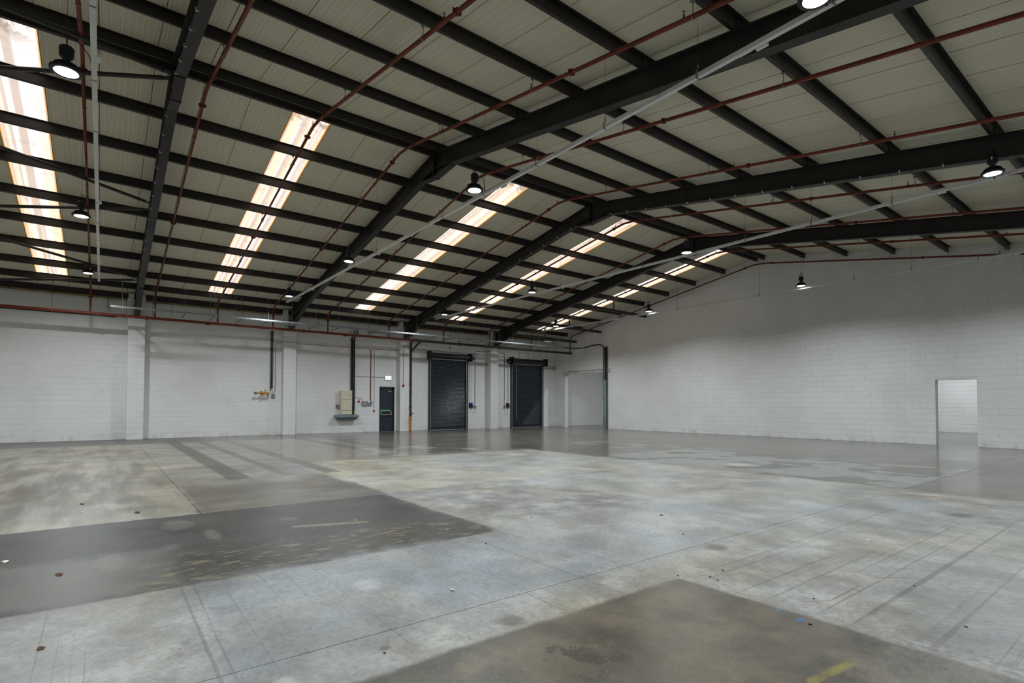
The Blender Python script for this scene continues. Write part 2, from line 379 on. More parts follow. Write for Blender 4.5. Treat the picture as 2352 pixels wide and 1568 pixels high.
for k in sk_y:
    d = g.mn(g.math('ABSOLUTE', g.sub(y, k)), g.math('ABSOLUTE', g.sub(y, k + .907))); em = d if em is None else g.mn(em, d)
c = g.mix(g.ss(g.add(em, g.mul(g.sub(blot, .5), .03)), .012, .05, 1, 0), c, S('#d9963f'))
top = g.mul(g.ss(x, -13.9, -13.0), g.ss(g.noise(3.2, 6, .6, off=5), .46, .6)); c = g.mix(g.mul(top, .8), c, S('#7a6656'))
e = g.new('ShaderNodeEmission'); g.put(e.inputs[0], c); e.inputs[1].default_value = SKYL * 1.12
g.l.new(e.outputs[0], g.n['Material Output'].inputs[0]); g.n.remove(g.b); M['daylight'] = g.m

# ------------------------------------------------------------ setting: floor
fb = MB().box(WX - .4, RX + .3, BY - .3, GY + .2, -.3, -.015).box(-28.2, RX + .3, GY + .2, 37.2, -.3, -.015)
floor = tag(obj('floor', fb, M['joint']), 'worn grey concrete warehouse floor of large slabs with dark and pale patches', kind='structure')
def slab(x0, x1, y0, y1):
    b = .0015; q = .0032
    x0 += q; x1 -= q; y0 += q; y1 -= q
    m = MB(); vs = [(x0, y0, -.016), (x1, y0, -.016), (x1, y1, -.016), (x0, y1, -.016), (x0, y0, -b), (x1, y0, -b), (x1, y1, -b), (x0, y1, -b),
                    (x0 + b, y0 + b, 0), (x1 - b, y0 + b, 0), (x1 - b, y1 - b, 0), (x0 + b, y1 - b, 0)]
    m.add(vs, [(3, 2, 1, 0)] + [(i, (i + 1) % 4, 4 + (i + 1) % 4, 4 + i) for i in range(4)] + [(4 + i, 4 + (i + 1) % 4, 8 + (i + 1) % 4, 8 + i) for i in range(4)] + [(8, 9, 10, 11)])
    obj('slab', m, M['floor'], floor)
def cells(xs, ys):
    for a, b in zip(xs[:-1], xs[1:]):
        for cc, d in zip(ys[:-1], ys[1:]): slab(a, b, cc, d)
cells([WX - .3, -8.15], [BY, -4.9, 1.07, 6.72, 12.6, 18.5, GY])
cells([-8.15, -3.22], [BY, -5, 6.62, 13.4, GY])
cells([-3.22, RX + .1], [BY, -5, 6.82, 14.6, GY])
cells([-28.1, -14, 0, RX + .2], [GY, 30.7, 37])

# ------------------------------------------------------------ setting: walls of painted blocks
def depth(p):
    q = [p[0], p[1], p[2] - H]; d = sum(a * b for a, b in zip(fw, q))
    if d < .5: return None
    px = 1176 + F_PX * sum(a * b for a, b in zip(r, q)) / d; py = CY + F_PX * sum(a * b for a, b in zip(dn, q)) / d
    return d if -5 < px < 2357 and -5 < py < 1573 else None
BH, BL, MO, BV = .2257, .4515, .007, .003
def block_mesh(frame, u0, u1, z0, z1, t=.006):
    """chamfered block face, frame(u, n, z) -> world"""
    b = BV; m = MB()
    vs = [frame(u0, -.004, z0), frame(u1, -.004, z0), frame(u1, -.004, z1), frame(u0, -.004, z1),
          frame(u0, t - b, z0), frame(u1, t - b, z0), frame(u1, t - b, z1), frame(u0, t - b, z1),
          frame(u0 + b, t, z0 + b), frame(u1 - b, t, z0 + b), frame(u1 - b, t, z1 - b), frame(u0 + b, t, z1 - b)]
    return m.add(vs, [(i, (i + 1) % 4, 4 + (i + 1) % 4, 4 + i) for i in range(4)] + [(4 + i, 4 + (i + 1) % 4, 8 + (i + 1) % 4, 8 + i) for i in range(4)] + [(8, 9, 10, 11)])
def blockwork(parent, frame, ua, ub, ztop, openings=(), limit=300, zbase=0.0, hw=MO):
    out = []
    row = 0; z = zbase
    while True:
        z0 = z + MO / 2; z1 = z + BH - MO / 2; zc = (z0 + z1) / 2
        spans = [(ua, ub)]
        if callable(ztop): spans = [q for q in [ztop(z1)] if q and q[1] - q[0] > .05]
        elif z1 > ztop + .01: break
        if callable(ztop) and not spans: break
        for (o0, o1, p0, p1) in openings:
            if p0 - .02 < zc < p1:
                ns = []
                for a, b in spans:
                    if o1 <= a or o0 >= b: ns.append((a, b)); continue
                    if o0 > a: ns.append((a, o0))
                    if o1 < b: ns.append((o1, b))
                spans = ns
        off = (row % 2) * BL / 2
        for a, b in spans:
            k = math.floor((a - off) / BL)
            u = k * BL + off
            while u < b - 1e-4:
                c0, c1 = max(a, u) + .0012, min(b, u + BL) - .0012
                if c1 - c0 > .03: out.append((c0, c1, z0, z1))
                u += BL
        z += BH; row += 1
        if row > 60: break
    scored = []
    for q in out:
        d = depth(frame((q[0] + q[1]) / 2, 0, (q[2] + q[3]) / 2)); scored.append((d if d else 1e6, q))
    scored.sort(key=lambda t: t[0])
    rest = MB()
    for i, (d, q) in enumerate(scored):
        t = .006 + random.uniform(-.0012, .0012)
        m = block_mesh(frame, *q, t)
        if i < limit and d < 1e5: obj('block', m, M['block'], parent)
        else: rest.add(m.v, m.f)
    if rest.v: tag(obj('blockwork', rest, M['block'], parent), kind='stuff')

# left wall
wt = 5.72
DOORS = [(11.80, 12.665, 0, 2.41), (14.80, 17.33, 0, 4.06), (20.67, 23.31, 0, 4.06)]
def wall_boxes(x0, x1, lo, hi, zt, ops):
    m = MB(); a = lo
    for (o0, o1, p0, p1) in ops:
        m.box(x0, x1, a, o0, -.01, zt); m.box(x0, x1, o0, o1, p1, zt); a = o1
    return m.box(x0, x1, a, hi, -.01, zt)
wl = tag(obj('wall_left', wall_boxes(WX - .3, WX - .006, BY, GY + .3, wt, DOORS), M['mortar']), 'long white painted blockwork wall on the left with pilasters, roller shutters and fire door', kind='structure')
blockwork(wl, lambda u, n, z: (WX - .006 + n, u, z), BY, GY, wt, DOORS)
# shutters and door recess backing
# pilasters
for i, fy in enumerate(FR):
    a, b = fy - PIL_W / 2, fy + PIL_W / 2
    m = MB()
    m.box(WX - .01, WX + PIL_D - .006, a + .006, b - .006, -.01, 4.97)
    m.box(WX - .01, WX + PIL_D - .006, a + .006, fy - .105, 4.97, 5.95)
    m.box(WX - .01, WX + PIL_D - .006, fy + .105, b - .006, 4.97, 5.95)
    m.box(WX - .01, WX + .10, fy - .105, fy + .105, 4.97, 5.9)
    names = ['far left, out of frame', 'first from the left', 'second from the left beside the gas valve', 'third from the left beside the fire door', 'fourth, between the two roller shutters']
    p = tag(obj('trim_%d' % (i + 1), m, M['mortar']), 'white painted block pilaster on the left wall, ' + names[i], kind='structure')
    blockwork(p, lambda u, n, z: (WX + PIL_D - .006 + n, u, z), a, b, 4.97)
    blockwork(p, lambda u, n, z, a=a: (u, a + .006 - n, z), WX, WX + PIL_D, 5.9)
    blockwork(p, lambda u, n, z, b=b: (u, b - .006 + n, z), WX, WX + PIL_D, 5.9)
    blockwork(p, lambda u, n, z: (WX + PIL_D - .006 + n, u, z), a, fy - .105, 5.95, zbase=22 * BH)
    blockwork(p, lambda u, n, z: (WX + PIL_D - .006 + n, u, z), fy + .105, b, 5.95, zbase=22 * BH)
# gable wall, holes for the corner opening and the plain doorway
OP1 = (-25.91, -22.40, 0, 3.52); OP2 = (-6.055, -4.875, 0, 2.40)
gz = lambda x: rz(x) + PURL + .0
m = MB()
def gable_piece(x0, x1, z0):
    pts = [x0] + ([RIDGE_X] if x0 < RIDGE_X < x1 else []) + [x1]
    poly = [(x1, GY, z0), (x0, GY, z0)] + [(q, GY, gz(q)) for q in pts]
    m.prism(poly, (0, .006, 0), (0, .30, 0))
gable_piece(WX - .3, OP1[0], -.01); gable_piece(OP1[0], OP1[1], OP1[3]); gable_piece(OP1[1], OP2[0], -.01); gable_piece(OP2[0], OP2[1], OP2[3]); gable_piece(OP2[1], RX, -.01)
m.prism([(OP1[0], GY, 3.52), (OP1[0], GY, 3.40), (OP1[0] + .18, GY, 3.52)], (0, .006, 0), (0, .30, 0))
wb = tag(obj('wall_back', m, M['mortar']), 'tall white painted blockwork gable wall with a plain doorway at right', kind='structure')
def gspan(zt):
    dx = (gz(RIDGE_X) - zt - .02) / SL
    return (max(WX, RIDGE_X - dx), min(RX, RIDGE_X + dx)) if dx > 0 else None
blockwork(wb, lambda u, n, z: (u, GY + .006 - n, z), WX, RX, gspan, [OP1, OP2])
# right and rear wall behind the camera
tag(obj('wall_right', MB().box(RX, RX + .3, BY - .3, GY + .3, -.01, 5.95), M['block']), 'white painted blockwork wall on the right behind the camera', kind='structure')
m = MB(); pts = [WX - .3, RIDGE_X, RX + .3]
m.prism([(RX + .3, BY, -.01), (WX - .3, BY, -.01)] + [(q, BY, gz(q)) for q in pts], (0, -.3, 0), (0, 0, 0))
tag(obj('wall_front', m, M['block']), 'white painted blockwork wall at the near end behind the camera', kind='structure')
# next bay seen through the two openings
m = MB().box(-28.4, -27.15, GY + .3, 37.2, -.01, 6.3)
wfl = tag(obj('wall_left_2', m, M['mortar']), 'white painted blockwork wall of the next bay beyond the corner opening', kind='structure')
blockwork(wfl, lambda u, n, z: (-27.15 + n, u, z), GY + .3, 31.5, 5.0, limit=150)
m = MB().box(-28.4, RX + .3, 36.94, 37.2, -.01, 6.3)
wfb = tag(obj('wall_back_2', m, M['mortar']), 'bright white blockwork wall seen through the plain doorway', kind='structure')
blockwork(wfb, lambda u, n, z: (u, 36.94 - n, z), -11, -4, 4.0, limit=120)
tag(obj('wall_right_2', MB().box(RX, RX + .3, GY + .3, 37.2, -.01, 6.3), M['block']), 'white side wall of the next bay', kind='structure')
tag(obj('ceiling_2', MB().box(-28.4, RX + .3, GY + .3, 37.2, 6.3, 6.5), M['roof']), 'pale sheeted roof over the next bay', kind='structure')

# ------------------------------------------------------------ setting: roof
th = .03
m = MB()
for sx, ex in ((RIDGE_X, WX - .3), (RIDGE_X, RX + .3)):
    a, b = rz(sx) + PURL + th, rz(ex) + PURL + th
    spans = [(BY - .3, GY + .3)]
    if ex < sx:
        ys = sorted(sk_y); spans = []; p = BY - .3
        for k in ys: spans.append((p, k + .01)); p = k + .897
        spans.append((p, GY + .3))
    for y0, y1 in spans:
        m.prism([(sx, 0, a), (ex, 0, b), (ex, 0, b + .06), (sx, 0, a + .06)], (0, y0, 0), (0, y1, 0))
    if ex < sx:
        for k in sk_y:
            for q0, q1 in ((RIDGE_X, -12.97), (-25.66, WX - .3)):
                m.prism([(q0, 0, rz(q0) + PURL + th), (q1, 0, rz(q1) + PURL + th), (q1, 0, rz(q1) + PURL + th + .06), (q0, 0, rz(q0) + PURL + th + .06)], (0, k, 0), (0, k + .907, 0))
ceil = tag(obj('ceiling', m, M['roof_gap']), 'shallow pitched roof lined with off-white ribbed panels', kind='structure')
def panel(q0, q1, y0, y1):
    a, b = rz(q0) + PURL, rz(q1) + PURL; e = .006; h = th - .002
    o = MB().prism([(q0, 0, a), (q1, 0, b), (q1, 0, b + h), (q0, 0, a + h)], (0, y0 + e, 0), (0, y1 - e, 0))
    # raised lap lip along one long edge
    o.prism([(q0, 0, a - .004), (q1, 0, b - .004), (q1, 0, b), (q0, 0, a)], (0, y0 + e, 0), (0, y0 + e + .03, 0))
    obj('roof_panel', o, M['roof'], ceil)
for k in range(-15, 26):
    y0 = 1.66 + .907 * k; y1 = min(y0 + .907, GY + .2)
    if y0 > GY: break
    panel(RIDGE_X, RX + .1, y0, y1)
    if any(abs(y0 - q) < .01 for q in sk_y):
        panel(RIDGE_X, -12.97, y0, y1); panel(-25.66, WX - .1, y0, y1)
    else: panel(RIDGE_X, WX - .1, y0, y1)
for i, k in enumerate(sk_y):
    m = MB(); prof = []
    yy = k + .004
    # trapezoid ribs along the slope
    for j in range(5):
        s0 = k + .004 + j * .1798
        prof += [(s0, 0), (s0 + .10, 0), (s0 + .12, .022), (s0 + .16, .022)]
    prof.append((k + .903, 0))
    n = len(prof); vs = []
    for q in (-12.97, -25.66):
        for (a, h) in prof: vs.append((q, a, rz(q) + PURL + .012 + h))
    m.add(vs, [(j, j + 1, n + j + 1, n + j) for j in range(n - 1)])
    w = tag(obj('window_%d' % (i + 1), m, M['daylight']),
            ['at the far left edge beyond the first frame', 'between the first and second frames, widest whole one', 'between the second and third frames', 'between the third and fourth frames', 'between the fourth frame and the gable wall'][i] and
            'bright streaked rooflight strip on the left slope ' + ['at the far left edge beyond the first frame', 'between the first and second frames', 'between the second and third frames', 'between the third and fourth frames', 'between the fourth frame and the gable'][i], kind='structure')
    # cover sheet above keeps dust shape; thin edge trims
    for e in (k - .004, k + .897):
        o = MB().prism([(-12.97, 0, rz(-12.97) + PURL - .005), (-25.66, 0, rz(-25.66) + PURL - .005), (-25.66, 0, rz(-25.66) + PURL + .02), (-12.97, 0, rz(-12.97) + PURL + .02)], (0, e, 0), (0, e + .010, 0))
        obj('edge_trim', o, M['brass'], w)

# ------------------------------------------------------------ portal frames
def flange(m, line, up, wd, t, fy):
    """thin plate following a polyline in x,z; up=+1 plate above the line"""
    poly = [(a, 0, b) for a, b in line] + [(a, 0, b + up * t) for a, b in reversed(line)]
    for i in range(len(line) - 1):
        (a, b), (c2, d) = line[i], line[i + 1]
        m.prism([(a, 0, b), (c2, 0, d), (c2, 0, d + up * t), (a, 0, b + up * t)], (0, fy - wd / 2, 0), (0, fy + wd / 2, 0))
RD = .452; FWD = .19; FT = .018
fr_names = ['out of frame at the far left', 'nearest, steeply rising at the left', 'second along, rising across the middle to top right', 'third along, with white clips on its lower flange', 'fourth along, closest to the gable wall']
clip = None
for i, fy in enumerate(FR):
    t = thing('portal_frame', (RIDGE_X, fy, 0), 'dark steel portal roof frame, ' + fr_names[i], 'roof frame', 'portal frames under the roof')
    for side in (-1, 1):
        x_end = -26.50 if side < 0 else RX - .05
        xs = (RIDGE_X + side * .012, x_end)
        m = MB()
        m.prism([(xs[0], 0, rz(xs[0]) - FT), (xs[1], 0, rz(xs[1]) - FT), (xs[1], 0, rz(xs[1]) - RD + FT), (xs[0], 0, rz(xs[0]) - RD + FT)], (0, fy - .006, 0), (0, fy + .006, 0))
        flange(m, [(q, rz(q)) for q in xs], -1, FWD, FT, fy); flange(m, [(q, rz(q) - RD) for q in xs], 1, FWD, FT, fy)
        obj('rafter', m, M['steel'], t)
    # apex haunch under the ridge
    hx0, hx1, hz = -13.28, -11.76, 7.60
    for side, hx in ((-1, hx0), (1, hx1)):
        m = MB(); zb = rz(hx) - RD
        m.prism([(RIDGE_X + side * .012, 0, rz(RIDGE_X) - RD), (hx, 0, zb), (RIDGE_X + side * .012, 0, hz)], (0, fy - .006, 0), (0, fy + .006, 0))
        flange(m, [(hx, zb - .002), (RIDGE_X + side * .012, hz)], -1, FWD, FT, fy)
        obj('apex_haunch', m, M['steel'], t)
    obj('end_plate', MB().box(RIDGE_X - .012, RIDGE_X + .012, fy - .10, fy + .10, hz - .03, rz(RIDGE_X)), M['steel'], t)
    # eaves haunch at the left wall
    m = MB(); e0, e1 = -24.25, -26.52; z0, z1 = rz(e0) - RD, 4.97
    m.prism([(e0, 0, z0), (e1, 0, rz(e1) - RD + .02), (e1, 0, z1), ], (0, fy - .006, 0), (0, fy + .006, 0))
    flange(m, [(e0, z0 - .002), (e1, z1)], -1, FWD, FT, fy)
    obj('eaves_haunch', m, M['steel'], t)
    if i in (1, 3):
        for side in (-1, 1):
            for k in range(1, 19 if side < 0 else 20):
                xx = RIDGE_X + side * (.2 + .72 * k)
                if xx < -25.6 or xx > 1: continue
                zz = rz(xx) - RD
                if hx0 < xx < hx1: continue
                if clip is None:
                    m = MB().cbox(xx, fy - FWD / 2 + .012, zz - .008, .02, .045, .012).cbox(xx, fy - FWD / 2 - .006, zz + .012, .02, .012, .045)
                    clip = obj('beam_clip', m, M['clip'], t, origin=(xx, fy - FWD / 2, zz))
                else: dup(clip, t, Vector((xx, fy - FWD / 2, zz)) - t.location)

# ------------------------------------------------------------ purlins
ordn = ['first', 'second', 'third', 'fourth', 'fifth', 'sixth', 'seventh', 'eighth', 'ninth']
def zed(x, y0, y1):
    m = MB(); z = rz(x); sg = SL if x < RIDGE_X else -SL
    t, fl = .007, .066
    f = lambda u, h: (x + u, 0, z + sg * u + h)
    m.prism([f(-t / 2, 0), f(t / 2, 0), f(t / 2, PURL), f(-t / 2, PURL)], (0, y0, 0), (0, y1, 0))
    m.prism([f(-fl, .001), f(-t / 2, .001), f(-t / 2, .001 + t), f(-fl, .001 + t)], (0, y0, 0), (0, y1, 0))
    m.prism([f(t / 2, PURL - .001 - t), f(fl, PURL - .001 - t), f(fl, PURL - .001), f(t / 2, PURL - .001)], (0, y0, 0), (0, y1, 0))
    m.prism([f(-fl, .001), f(-fl + .003, .001), f(-fl + .003, .022), f(-fl, .022)], (0, y0, 0), (0, y1, 0))
    return m
for side, L in (('left', PURL_L), ('right', PURL_R)):
    for i, x in enumerate(L):
        nm = 'dark zed purlin along the %s roof slope, %s' % (side, 'the one at the ridge' if i == 0 else '%s below the ridge one' % ordn[i - 1])
        t = thing('purlin', (x + .03, 6, rz(x)), nm, 'purlin', 'purlins under the roof sheets')
        obj('zed_section', zed(x + .03, BY, GY + .02), M['steel2'], t)
        for fy in FR:   # cleat at each frame
            m = MB().box(x + .036, x + .046, fy - .06, fy + .06, rz(x + .04) - .005, rz(x) + .16)
            obj('cleat', m, M['steel'], t)
t = thing('eaves_beam', (-26.78, 6, 5.78), 'deep black eaves beam along the top of the left wall', 'beam')
obj('channel', MB().box(-26.86, -26.84, BY, GY, 5.77, 6.0).box(-26.86, -26.78, BY, GY, 5.77, 5.785).box(-26.86, -26.78, BY, GY, 5.985, 6.0), M['steel2'], t)
obj('packer', MB().box(WX - .25, -26.86, BY, GY, 5.80, 5.99), M['steel'], t)
segs = [(BY, FR[0] - .3)] + [(FR[i] + .3, FR[i + 1] - .3) for i in range(4)] + [(FR[4] + .3, GY - .9)]
for i, (a, b) in enumerate(segs):
    if i == 0: continue
    t = thing('wall_plate', (WX - .05, (a + b) / 2, wt), 'yellowish timber wall plate under the eaves beam, ' + ['', 'far left bay', 'bay with the gas valve', 'bay with the electrical cabinet', 'bay over the first roller shutter', 'bay over the second roller shutter'][i], 'timber', 'timber plates on the left wall')
    obj('timber', MB().box(WX - .15, WX + .03, a, b, wt + .012, wt + .082), M['timber'], t)
    obj('packing_strip', MB().box(WX - .15, WX + .02, a, b, wt, wt + .012), M['black'], t)
    k = a + .5
    while k < b:
        obj('strap', MB().box(WX + .03, WX + .034, k - .025, k + .025, wt + .005, wt + .11), M['steel_grey'], t); k += 1.3
# wind bracing tubes in the far left bay
def brace(a, b, nm):
    (xa, ya), (xb, yb) = a, b; za, zb = rz(xa) - .27, rz(xb) - .27
    t = thing('brace_tube', (xa, ya, za), nm, 'brace', 'wind bracing at the far left')
    A = Vector((xa, ya, za)); B = Vector((xb, yb, zb)); d = (B - A).normalized()
    obj('tube', MB().tube([A + d * .22, B - d * .22], .042, 12), M['steel2'], t, True)
    for P, s in ((A, 1), (B, -1)):
        q = P + d * s * .02; e = P + d * s * .24; n = Vector((0, 0, 1)).cross(d).normalized()
        obj('gusset', MB().prism([q - n * .10, q + n * .10, e + n * .045, e - n * .045], (0, 0, -.005), (0, 0, .005)), M['steel'], t)
YA, YB = FR[1] - .02, FR[0] + .02
for a, b, nm in (((-12.48, YA), (-15.25, YB), 'upper dark wind brace tube passing behind the nearest lamp'), ((-12.28, YA), (-10.8, YB), 'topmost dark wind brace tube at the top left corner'),
                 ((-17.95, YA), (-15.32, YB), 'dark wind brace tube sloping across the left rooflight, middle height'), ((-18.25, YA), (-20.8, YB), 'level dark wind brace tube behind the second lamp at left'),
                 ((-23.78, YA), (-20.5, YB), 'sloping dark wind brace tube behind the lowest lamp at left'), ((-23.9, YA), (-26.2, YB), 'lowest level dark wind brace tube near the left eaves')): brace(a, b, nm)
# tie beams in the last bay
for (xe, ze, xs_, zs), nm in (((-19.11, 6.44, -19.30, 6.56), 'upper'), ((-22.52, 5.93, -22.72, 5.98), 'middle'), ((-24.68, 5.52, -24.8, 5.58), 'lowest')):
    t = thing('tie_beam', (xe, 21.6, ze), 'grey channel tie beam between the fourth frame and the gable, %s of three' % nm, 'beam', 'tie beams in the last bay')
    m = MB(); hh = .075
    A = [(xs_ - .03, FR[4] + .1, zs), (xe - .03, GY - .16, ze)]
    for dx0, dx1, dz0, dz1 in ((0, .008, -hh, hh), (.008, .06, -hh, -hh + .008), (.008, .06, hh - .008, hh)):
        (x0, y0, z0), (x1, y1, z1) = A
        m.add([(x0 + dx0, y0, z0 + dz0), (x0 + dx1, y0, z0 + dz0), (x0 + dx1, y0, z0 + dz1), (x0 + dx0, y0, z0 + dz1), (x1 + dx0, y1, z1 + dz0), (x1 + dx1, y1, z1 + dz0), (x1 + dx1, y1, z1 + dz1), (x1 + dx0, y1, z1 + dz1)],
              [(0, 3, 2, 1), (4, 5, 6, 7), (0, 1, 5, 4), (1, 2, 6, 5), (2, 3, 7, 6), (3, 0, 4, 7)])
    obj('channel', m, M['steel_grey'], t)
    obj('end_cap', MB().box(xe - .034, xe + .034, GY - .16, GY - .15, ze - .08, ze + .08), M['steel_grey'], t)
    obj('hanger_cleat', MB().box(xe - .01, xe + .01, 21.5, 21.6, ze + .07, rz(xe) + .02), M['steel_grey'], t)

# ------------------------------------------------------------ sprinkler pipes
MX, MZ = -25.62, 4.88
DR = lambda y: (MX, MZ) if y < 13.2 else (MX + (y - 13.2) * (.5 / 11), MZ - (y - 13.2) * .006)
PY = [-0.40, 1.63, 3.86, 6.08, 8.55, 11.7, 14.9, 17.9, 20.95, 24.1]
PR = .034; PDROP = .21
def coupling(c, d, rad):
    d = Vector(d).normalized(); n = d.cross(Vector((0, 1, 0))).normalized(); c = Vector(c)
    m = MB().tube([c - d * .028, c - d * .022, c + d * .022, c + d * .028], [rad * 1.2, rad * 1.55, rad * 1.55, rad * 1.2], 12)
    for s in (1, -1):
        q = c + Vector((0, s * rad * 1.75, 0)); m.tube([q - n * rad * .9, q + n * rad * .9], rad * .42, 6)
    return m
proto = {}
pl = ['leftmost one beyond the first frame', 'just right of the first frame', 'crossing the first whole rooflight', 'just left of the second frame', 'first in the bay after the second frame', 'just left of the third frame', 'first after the third frame', 'beside the fourth-bay rooflight', 'first after the fourth frame', 'last one hugging the gable wall']
for i, y in enumerate(PY):
    dx, dz = DR(y)
    t = thing('sprinkler_pipe', (dx, y, dz), 'red sprinkler branch pipe over the ridge, ' + pl[i], 'pipe', 'red sprinkler branch pipes')
    zc = lambda q: rz(q) - PDROP
    xb = dx + .02
    pts = [(dx, y, dz), (dx, y, zc(dx) - .28), (dx + .03, y, zc(dx) - .10), (dx + .16, y, zc(dx + .16)), (-13.0, y, zc(-13.0)), (-12.75, y, zc(-12.75) - .01), (-12.3, y, zc(-12.3) - .01), (-12.05, y, zc(-12.05)), (RX - .1, y, zc(RX - .1))]
    obj('pipe', MB().tube(pts, PR, 12), M['red_pipe'], t, True)
    dl = (1, 0, SL); dr = (1, 0, -SL)
    for q, d in ((-25.9, dl), (-19.0, dl), (-13.2, dl), (-11.9, dr), (-6.3, dr), (-1.0, dr)):
        obj('coupling', coupling((q, y, zc(q)), d, PR), M['dark_red'], t, True)
    obj('coupling', coupling((dx, y, zc(dx) - .3), (0, 0, 1), PR), M['dark_red'], t, True)
    # hangers (rod, ring, clamp) at every other purlin
    for k, q in enumerate([PURL_L[j] for j in (1, 3, 5, 7)] + [PURL_R[j] for j in (1, 3, 5, 7)]):
        q = q - .03
        key = 'hang'
        if key not in proto:
            o = thing('hanger', (q, y, zc(q)), None, None); o.parent = t; o.location = Vector((q, y, zc(q))) - t.location
            ring = [(q, y + PR * 1.25 * math.sin(a), zc(q) - PR * 1.25 * math.cos(a)) for a in [2 * math.pi * j / 14 for j in range(14)]]
            me = MB(); mm = []
            for j in range(15):
                a = math.pi + 2 * math.pi * j / 14 * .999
                h = PR * 1.15; zz = -h * math.cos(a - math.pi); yy = h * math.sin(a - math.pi)
                if zz > 0: zz *= 1.9; yy *= .7
                mm.append((q, y + yy, zc(q) + zz))
            me.tube(mm, .006, 6, False)
            b = obj('ring', me, M['galv'], o)
            b2 = obj('rod', MB().tube([(q, y, zc(q) + PR * 2.1), (q, y, rz(q) - .01)], .006, 6).cbox(q, y, rz(q) - .008, .06, .05, .02), M['galv_dull'], o)
            proto[key] = o
        else:
            o = dup(proto[key], t, Vector((q, y, zc(q))) - t.location)
    for k, q in enumerate([-24.6, -21.4, -18.2, -15.0, -12.78, -10.2, -7.0, -3.8, -0.8]):
        q += .35 * ((i * 7) % 3 - 1)
        if q > -12.9 and k == 4: q = -12.78
        if 'head' not in proto:
            z = zc(q)
            o = obj('sprinkler_head', MB().lathe([(.013, 0), (.013, .045), (.009, .048), (.009, .06)], 8, (q, y, z + PR - .008)).lathe([(.003, 0), (.017, .001), (.017, .004)], 8, (q, y, z + PR + .088))
                    .tube([(q, y - .011, z + PR + .05), (q, y - .016, z + PR + .065), (q, y, z + PR + .09)], .003, 5).tube([(q, y + .011, z + PR + .05), (q, y + .016, z + PR + .065), (q, y, z + PR + .09)], .003, 5), M['dark_red'], t, origin=(q, y, z))
            proto['head'] = o
        else: dup(proto['head'], t, Vector((q, y, zc(q))) - t.location)
t = thing('sprinkler_main', (MX, BY, MZ), 'thick red sprinkler main running along the left wall', 'pipe')
obj('pipe', MB().tube([(MX, BY, MZ), (MX, 13.0, MZ)], .057, 14), M['red_pipe'], t, True)
for y in (-3, 1.35, 7.4, 12.96): obj('coupling', MB().lathe([(.06, -.05), (.075, -.045), (.075, .045), (.06, .05)], 14, (MX, y, MZ), 'y'), M['red_pipe'], t, True)
for y in (-1.5, .7, 2.2, 4.8, 6.9, 8.1, 10.6, 12.9):
    obj('hanger_rod', MB().tube([(MX, y, MZ + .055), (MX, y, rz(MX) - .005)], .007, 6), M['wire'], t)
    obj('hanger_ring', MB().lathe([(.064, -.012), (.064, .012)], 14, (MX, y, MZ), 'y', False), M['galv_dull'], t)
obj('cable', MB().tube([(MX - .02, BY, MZ - .07), (MX - .02, .4, MZ - .07)], .016, 8), M['black_cable'], t, True)
for y0 in (-.3, 3.4, 9.3): obj('bracket', MB().box(MX - .06, MX + .06, y0, y0 + .18, MZ - .08, MZ - .065), M['black'], t)
zt_ = lambda y: DR(y)[1] - .01
t = thing('drain_pipe', (MX, 13.0, MZ), 'thick brown-black drain pipe continuing the red main to the corner', 'pipe')
obj('pipe', MB().tube([(MX, 13.0, MZ), (DR(24.2)[0], 24.2, zt_(24.2))], .068, 14), M['rust_pipe'], t, True)
for y in (15.9, 18.6, 21.5, 24.0):
    xx = DR(y)[0]
    obj('hanger_rod', MB().tube([(xx, y, zt_(y)), (xx, y, rz(xx) - .0)], .007, 6), M['wire'], t)
    obj('socket', MB().lathe([(.07, -.06), (.082, -.05), (.082, .05), (.07, .06)], 14, (xx, y, zt_(y)), 'y'), M['rust_pipe'], t, True)
obj('end_cap', MB().lathe([(.085, -.03), (.085, .03)], 14, (DR(24.2)[0], 24.2, zt_(24.2)), 'y'), M['galv_dull'], t, True)
t = thing('down_pipe', (-26.42, 13.33, 0), 'dark grey rainwater down pipe beside the third pilaster with orange foot', 'pipe')
obj('pipe', MB().tube([(-26.42, 13.36, .78), (-26.42, 13.36, 4.78), (-26.30, 13.34, 4.88), (-25.64, 13.2, 4.88)], .055, 12), M['dark_grey'] if False else M['rust_pipe'], t, True)
obj('branch', MB().tube([(-26.42, 13.36, 4.30), (-26.40, 13.46, 4.46), (-26.20, 13.75, 4.86), (-25.68, 13.7, 4.87)], .05, 12), M['rust_pipe'], t, True)
for z in (4.0, 2.6, 1.35, .85): obj('collar', MB().lathe([(.056, -.05), (.066, -.045), (.066, .045), (.056, .05)], 12, (-26.42, 13.36, z)), M['rust_pipe'], t, True)
tag(obj('orange_foot', MB().tube([(-26.42, 13.36, 0), (-26.42, 13.36, .62)], .052, 12).lathe([(.056, .56), (.068, .58), (.068, .78), (.056, .80)], 12, (-26.42, 13.36, 0)), M['orange_pipe'], t, True), 'orange drain foot')
obj('access_cap', MB().lathe([(.05, 0), (.05, .08), (.04, .09)], 12, (-26.36, 13.42, .97), 'x'), M['grey_conduit'], t, True)

